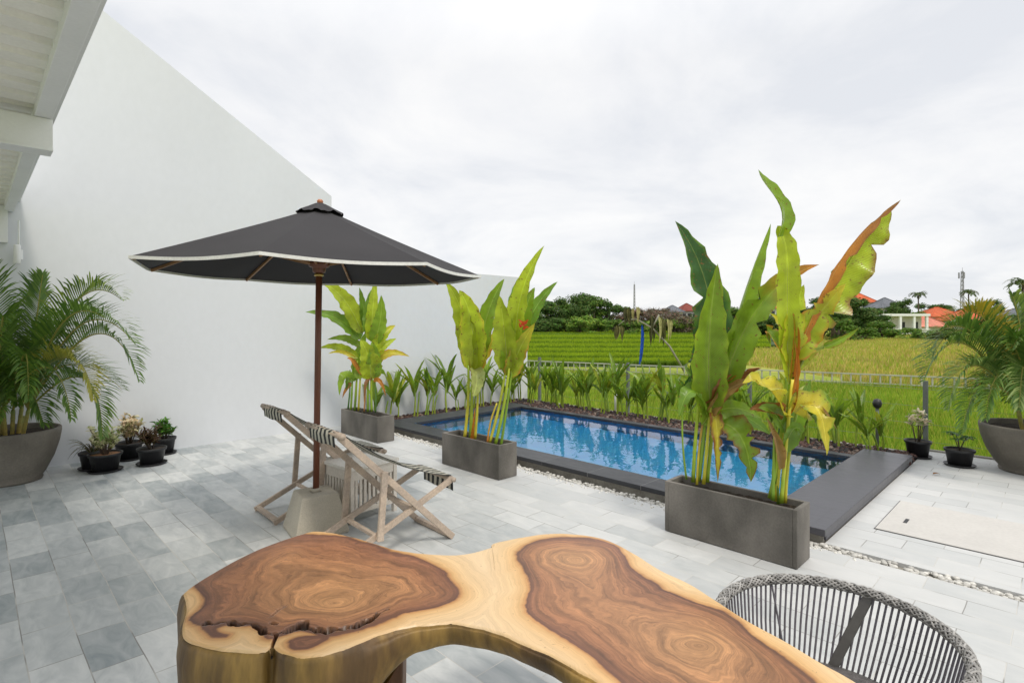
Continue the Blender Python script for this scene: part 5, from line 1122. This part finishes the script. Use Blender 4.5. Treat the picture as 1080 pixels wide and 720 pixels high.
# ------------------------------------------------------------------ far trees
def tree_proto(kind, seed):
    rr = rng(seed); rs_ = np.random.RandomState(seed); tk = MB(); cw = MB()
    pal = dict(dark=[(.055,.105,.022), (.08,.145,.03), (.11,.19,.04)], mid=[(.11,.20,.03), (.16,.27,.04), (.08,.15,.025)], light=[(.20,.33,.045), (.28,.40,.06), (.13,.23,.04)], brown=[(.20,.15,.10), (.26,.19,.13), (.15,.13,.07)], olive=[(.12,.15,.04), (.17,.19,.05), (.08,.11,.03)])[kind]
    tk.tube([(0,0,-.3), (.1,0,2), (.05,.1,4.2)], [.28, .22, .12], 7)
    lobes = []
    for k in range(14): a = rr.uniform(0, 6.28); r_ = rr.uniform(.6, 2.3); z = rr.uniform(1.2, 6.4) ; lobes.append((math.cos(a)*r_*(1 - .28*max(0, (z-4)/3)), math.sin(a)*r_, z, rr.uniform(.7, 1.35)))
    for lx, ly, lz, lr in lobes: tk.tube([(.05, .05, min(3.4, lz*.5)), (lx*.6, ly*.6, lz*.8), (lx, ly, lz)], [.09, .06, .03], 5)
    nl = 420 if kind != 'brown' else 150
    for lx, ly, lz, lr in lobes:
        for q in range(nl):
            d_ = Vector((rr.gauss(0,1), rr.gauss(0,1), rr.gauss(0,1))).normalized(); rad = lr * (rr.random()**.45) * (1 + .2*math.sin(d_.x*5 + lx)); c = Vector((lx, ly, lz)) + Vector((d_.x*1.15, d_.y*1.15, d_.z*.8))*rad
            sz = rr.uniform(.12, .24); n1 = (d_ + Vector((rr.uniform(-.8,.8), rr.uniform(-.8,.8), rr.uniform(-.2,.9)))).normalized(); t1 = n1.cross(Vector((rr.random(), rr.random(), 1))).normalized(); t2 = n1.cross(t1)
            col = tuple(x * rr.uniform(.75, 1.25) for x in rr.choice(pal)); cw.add([c - t1*sz, c - t2*sz*.55, c + t1*sz, c + t2*sz*.55], [(0,1,2,3)], col)
    if kind == 'brown':
        for lx, ly, lz, lr in lobes:
            for q in range(26): d_ = Vector((rr.gauss(0,1), rr.gauss(0,1), abs(rr.gauss(0,1)))).normalized(); tk.tube([(lx, ly, lz), tuple(Vector((lx, ly, lz)) + d_*lr*1.3)], [.025, .008], 3, cap=False)
    return tk, cw
TP = {}
def get_tree(kind, var, name):
    key = (kind, var)
    if key not in TP:
        o = empty(name, (0, 0, 0)); tk, cw = tree_proto(kind, hash_(kind) + var); tk.build('trunk', M_bark, parent=o); cw.build('crown', M_tree, parent=o); TP[key] = o; return o
    return copy_tree(TP[key])
def hash_(s): return sum(ord(c) for c in s) * 7
trees = []
rr = rng(31)
def add_tree(px, ytop, Yd, wpx, kind, name='broadleaf_tree', what=None):
    zt = H - (ytop - HY)/FPX*Yd; h = zt - GZ; trees.append((px, Yd, h, wpx/FPX*Yd, kind, name))
# left wood (x 560-700)
for px, yt, wd, k in ((566,322,26,'dark'),(578,312,26,'dark'),(590,314,24,'mid'),(602,306,26,'dark'),(614,308,24,'dark'),(626,311,24,'mid'),(640,313,24,'dark'),(655,320,24,'mid'),(612,330,22,'light'),(597,334,22,'mid'),(630,332,22,'light'),(648,334,20,'mid'),(575,333,24,'dark'),(668,322,28,'brown'),(683,321,26,'brown'),(700,320,28,'brown'),(712,328,26,'brown'),(665,335,22,'mid'),(680,334,22,'light'),(697,333,22,'mid'),(715,333,22,'light'),(731,331,24,'mid'),(746,328,26,'mid'),(560,330,24,'dark')):
    add_tree(px, yt, rr.uniform(104, 122) if yt < 328 else rr.uniform(92, 99), wd*1.15, k)
# centre and right
for px, yt, wd, k in ((762,326,26,'dark'),(778,322,26,'mid'),(795,328,24,'dark'),(812,330,26,'dark'),(830,325,26,'mid'),(846,330,24,'dark'),(862,322,26,'dark'),(878,311,28,'dark'),(893,309,26,'dark'),(905,320,30,'dark'),(885,330,30,'mid'),(868,335,26,'mid'),(918,328,26,'dark'),(930,336,22,'mid'),(910,340,24,'mid')):
    add_tree(px, yt, rr.uniform(66, 84), wd*1.2, k)
for px, yt, Yd, wd, k in ((949,313,135,15,'dark'),(952,321,128,22,'dark'),(969,327,118,16,'mid'),(985,318,165,22,'dark'),(1004,319,150,16,'dark'),(1022,322,150,14,'dark'),(1046,314,150,16,'dark'),(1060,335,110,18,'mid'),(962,343,88,18,'mid'),(1000,343,96,22,'olive'),(1010,347,92,24,'mid'),(938,343,76,22,'mid'),(958,350,72,26,'light'),(975,345,70,24,'mid'),(992,347,68,26,'olive'),(1010,344,66,24,'mid'),(1030,349,64,30,'light'),(1050,348,62,32,'mid'),(1075,345,60,34,'mid'),(925,350,74,24,'light'),(900,352,72,26,'mid'),(880,354,74,24,'mid'),(860,353,76,24,'olive'),(842,352,80,24,'mid'),(1095,320,70,40,'dark')):
    add_tree(px, yt, Yd, wd*1.15, k)
trees.sort(key=lambda q: q[0]); n_tall = 0; n_low = 0; cnt = {}
LK = dict(dark='dark green', mid='mid green', light='pale green', brown='bare brownish', olive='olive')
for i, (px, Yd, h, wd, kind, name) in enumerate(trees):
    low = h < 3.2; nm = 'bush' if low else 'broadleaf_tree'
    o = get_tree(kind, i % 2 if kind not in ('brown', 'olive') else 0, nm); o.name = nm
    X = (px-540)/FPX*Yd
    wx = wd/4.6; hz = h/7.4; hz2 = max(hz, .72*wx); o.location = (X, Yd, GZ - 7.4*(hz2 - hz)); hz = hz2; o.scale = (wx, wx, hz); o.rotation_euler = (0, 0, rr.uniform(0, 6.28))
    side = 'behind the green paddies' if px < 755 else ('beyond the dry field' if px < 935 else 'among the houses')
    key = (kind, low, side); cnt[key] = cnt.get(key, 0) + 1; k = cnt[key]
    tag(o, f"{ORD[k-1]} {LK[kind]} {'bush' if low else 'tree'} from the left {side}", 'bush' if low else 'tree', 'bushes and trees along the far side of the fields')
# dense far wood that closes the gaps
def wood():
    rs_ = np.random.RandomState(77); n = 60000; X = -70 + 300*rs_.rand(n); Y = 150 + 25*rs_.rand(n); top = 2.9 + 1.2*np.sin(X*.13) + .9*np.sin(X*.37+1) + .5*np.sin(X*.9); Z = GZ + (top)*rs_.rand(n)**.8; return X, Y, Z, rs_
X, Y, Z, rs_ = wood(); n = len(X); sz = .25 + .35*rs_.rand(n); D1 = rs_.randn(n, 3); D1 /= np.linalg.norm(D1, axis=1)[:, None]; D2 = rs_.randn(n, 3); D2 -= (D2*D1).sum(1)[:, None]*D1; D2 /= np.linalg.norm(D2, axis=1)[:, None]
C0 = np.c_[X, Y, Z]; V4 = np.stack([C0 - D1*sz[:, None], C0 - D2*sz[:, None]*.6, C0 + D1*sz[:, None], C0 + D2*sz[:, None]*.6], 1)
me = bpy.data.meshes.new('far_wood'); me.from_pydata(V4.reshape(-1, 3).tolist(), [], np.arange(4*n).reshape(-1, 4).tolist()); cc = np.array([(.045,.08,.03), (.07,.11,.035), (.09,.13,.045)])[rs_.randint(0, 3, n)]; at = me.attributes.new('Col', 'FLOAT_COLOR', 'POINT'); at.data.foreach_set('color', np.repeat(np.c_[cc, np.ones(n)], 4, axis=0).reshape(-1).astype(np.float32)); me.materials.append(M_tree)
o = bpy.data.objects.new('far_wood', me); COL.objects.link(o); tag(o, 'low dark woodland closing the horizon behind fields and houses', 'woodland', kind='stuff')
# palms among the houses
def coconut(px, ytop, Yd, label, seed):
    rr = rng(seed); h = H - (ytop - HY)/FPX*Yd - GZ; o = empty('coconut_palm', ((px-540)/FPX*Yd, Yd, GZ), 0, label=label, cat='palm', group='tall palms among the far houses')
    mb = MB(); mb.tube([(0,0,-.2), (.2,0,h*.5), (.1,0,h-.6)], [.22, .16, .12], 7); mb.build('trunk', M_bark, parent=o); mb = MB()
    for k in range(18):
        a = k*2.4; up = rr.uniform(-.3, 1.0); l = rr.uniform(1.5, 2.1); c = Vector((.1, 0, h-.6))
        frond_mesh(mb, c, c + Vector((math.cos(a)*l*.5, math.sin(a)*l*.5, up + .7)), c + Vector((math.cos(a)*l, math.sin(a)*l, up - .5)), .55, seed*9+k, dens=14, c=(.05,.09,.02), c2=(.09,.14,.03), cup=.1, wm=9)
    # widen leaflets so they read at this distance
    mb.build('crown', M_frond, parent=o); return o
coconut(968, 309, 130, 'slim palm standing above the orange roof near the grey roofed house', 3)
coconut(1021, 307, 120, 'tall palm just right of the telecom mast', 4)
coconut(1078, 296, 75, 'tall palm at the right edge of the view', 5)
# dwarf banana clumps bordering the dry field
# ------------------------------------------------------------------ houses
def house(px, ybase_z, Yd, wpx, depth, wall_top_y, ridge_y, rm, label, rz=0, over=.6, wins=3, grp='houses beyond the fields'):
    X = (px-540)/FPX*Yd; wd = wpx/FPX*Yd/2; zt = H - (wall_top_y - HY)/FPX*Yd - GZ; zr = H - (ridge_y - HY)/FPX*Yd - GZ; dp = depth/2
    o = empty('house', (X, Yd, GZ), rz, label=label, cat='house', group=grp); mb = MB(); mb.box(-wd+over, wd-over, -dp+over, dp-over, 0, zt+.05); wl_ = mb.build('wall', M_hwall, parent=o)
    mb = MB(); rdg = max(.3, wd - dp) if wd > dp else .15
    vs = [(-wd,-dp,zt), (wd,-dp,zt), (wd,dp,zt), (-wd,dp,zt), (-rdg,0,zr), (rdg,0,zr)]
    mb.add(vs, [(0,1,5,4), (1,2,5), (2,3,4,5), (3,0,4)]); mb.add([(x,y,z-.12) for x,y,z in vs[:4]], [(3,2,1,0)]); mb.add(vs[:4] + [(x,y,z-.12) for x,y,z in vs[:4]], [(0,4,5,1), (1,5,6,2), (2,6,7,3), (3,7,4,0)])
    rf = mb.build('roof', rm, parent=o); mb = MB(); mb.bar((-rdg,0,zr+.05), (rdg,0,zr+.05), .3, .14)
    for sx_, sy_ in ((-1,-1),(1,-1),(1,1),(-1,1)): mb.bar((sx_*wd, sy_*dp, zt+.05), (sx_*rdg, 0, zr+.05), .22, .12)
    mb.build('ridge_tiles', rm, parent=rf)
    for k in range(wins):
        x = -wd+over + (2*(wd-over))*(k+.5)/wins; ww_ = min(.9, (wd-over)/wins*.7)
        for z0_ in ([zt-2.0] if zt < 4.5 else [zt-2.0, zt-5.0]):
            if z0_ < 0: continue
            mb = MB(); mb.box(x-ww_-.06, x+ww_+.06, -dp+over-.05, -dp+over+.02, z0_-.06, z0_+1.36); wf = mb.build('window', M_white, parent=o)
            mb = MB(); mb.box(x-ww_, x+ww_, -dp+over-.07, -dp+over-.052, z0_, z0_+1.3); mb.build('pane', M_glass, parent=wf)
    return o
house(905, 0, 150, 27, 7, 319, 309, M_rorange, 'tall house with a small orange hipped roof above dark trees at the right of centre')
house(933, 0, 140, 28, 8, 325, 314, M_rgrey, 'two storey house with a grey hipped roof')
house(988, 0, 142, 40, 9, 334, 324, M_rorange, 'long low house with an orange tiled roof behind the white pavilion')
house(974, 0, 116, 36, 7, 344, 333, M_rpink, 'low house with a faded salmon pink roof beside the white pavilion')
house(1022, 0, 128, 50, 10, 338, 325, M_rorange, 'wide house with an orange roof right of the telecom mast')
house(1072, 0, 118, 40, 9, 335, 325, M_rgrey, 'grey roofed house behind the right palm', rz=.2)
house(1062, 0, 105, 44, 9, 345, 333, M_rorange, 'orange roofed house partly hidden by the right palm', rz=-.2)
house(724, 0, 160, 22, 7, 328, 320, M_rred, 'dark red roofed house rising behind the bare brown trees')
house(709, 0, 158, 20, 7, 329, 322, M_rgrey, 'small grey roofed house next to the dark red roof')
house(815, 0, 130, 24, 7, 325, 315, M_rorange, 'house with an orange red roof seen between the tall heliconia leaves')
# white pavilion
Yv = 106.0; X = (948-540)/FPX*Yv; pv = empty('pavilion', (X, Yv, GZ), 0, label='white flat roofed pavilion on columns before the salmon roof', cat='pavilion'); zt = 3.4; wd = 4.2
mb = MB(); mb.box(-wd, wd, -2.5, 2.5, zt, zt+.45); mb.build('flat_roof', M_white, parent=pv)
for x in (-3.7, -1.3, 1.3, 3.7):
    for y in (-2.2, 2.2): mb = MB(); mb.box(x-.2, x+.2, y-.2, y+.2, 0, zt); mb.build('column', M_white, parent=pv)
mb = MB(); mb.box(-wd+.5, wd-.5, -.9, -.6, 0, zt); mb.build('back_wall', M_hwall, parent=pv)
for x in (-2.4, 0, 2.5): mb = MB(); mb.box(x-.5, x+.5, -.96, -.92, .9, 2.3); mb.build('window', M_glass, parent=pv)
mb = MB(); mb.box(-wd, wd, -2.45, -2.35, .9, 1.0); [mb.box(-wd+.3*k, -wd+.3*k+.08, -2.43, -2.37, 0, .9) for k in range(28)]; mb.build('balustrade', M_white, parent=pv)
# masts
def mast(px, ytop, Yd, w0, label, antennas):
    h = H - (ytop - HY)/FPX*Yd - GZ; o = empty('telecom_mast', ((px-540)/FPX*Yd, Yd, GZ), 0, label=label, cat='mast'); mb = MB(); n = 14
    cor = lambda k, z: Vector((math.cos(k*2.094)*w0*(1-.55*z/h), math.sin(k*2.094)*w0*(1-.55*z/h), z))
    for k in range(3):
        mb.bar(cor(k, 0), cor(k, h), .16, .16)
        for i in range(n): mb.bar(cor(k, h*i/n), cor((k+1) % 3, h*(i+1)/n), .10, .10); mb.bar(cor(k, h*(i+1)/n), cor((k+1) % 3, h*(i+1)/n), .09, .09)
    mb.build('lattice', M_mast, parent=o); mb = MB(); mb.tube([(0,0,h-.5), (0,0,h+1.2)], .06, 5); mb.build('spike', M_mast, parent=o)
    for k in range(antennas): a = k*2.094+.4; mb = MB(); mb.box(math.cos(a)*.9-.18, math.cos(a)*.9+.18, math.sin(a)*.9-.12, math.sin(a)*.9+.12, h-2.4, h-.4); mb.build('antenna', M_mast, parent=o)
mast(1015, 286, 185, .75, 'lattice telecom mast with antennas rising above the orange roofs', 3)
mast(669, 300, 205, .45, 'thin distant mast above the bare brown trees', 0)
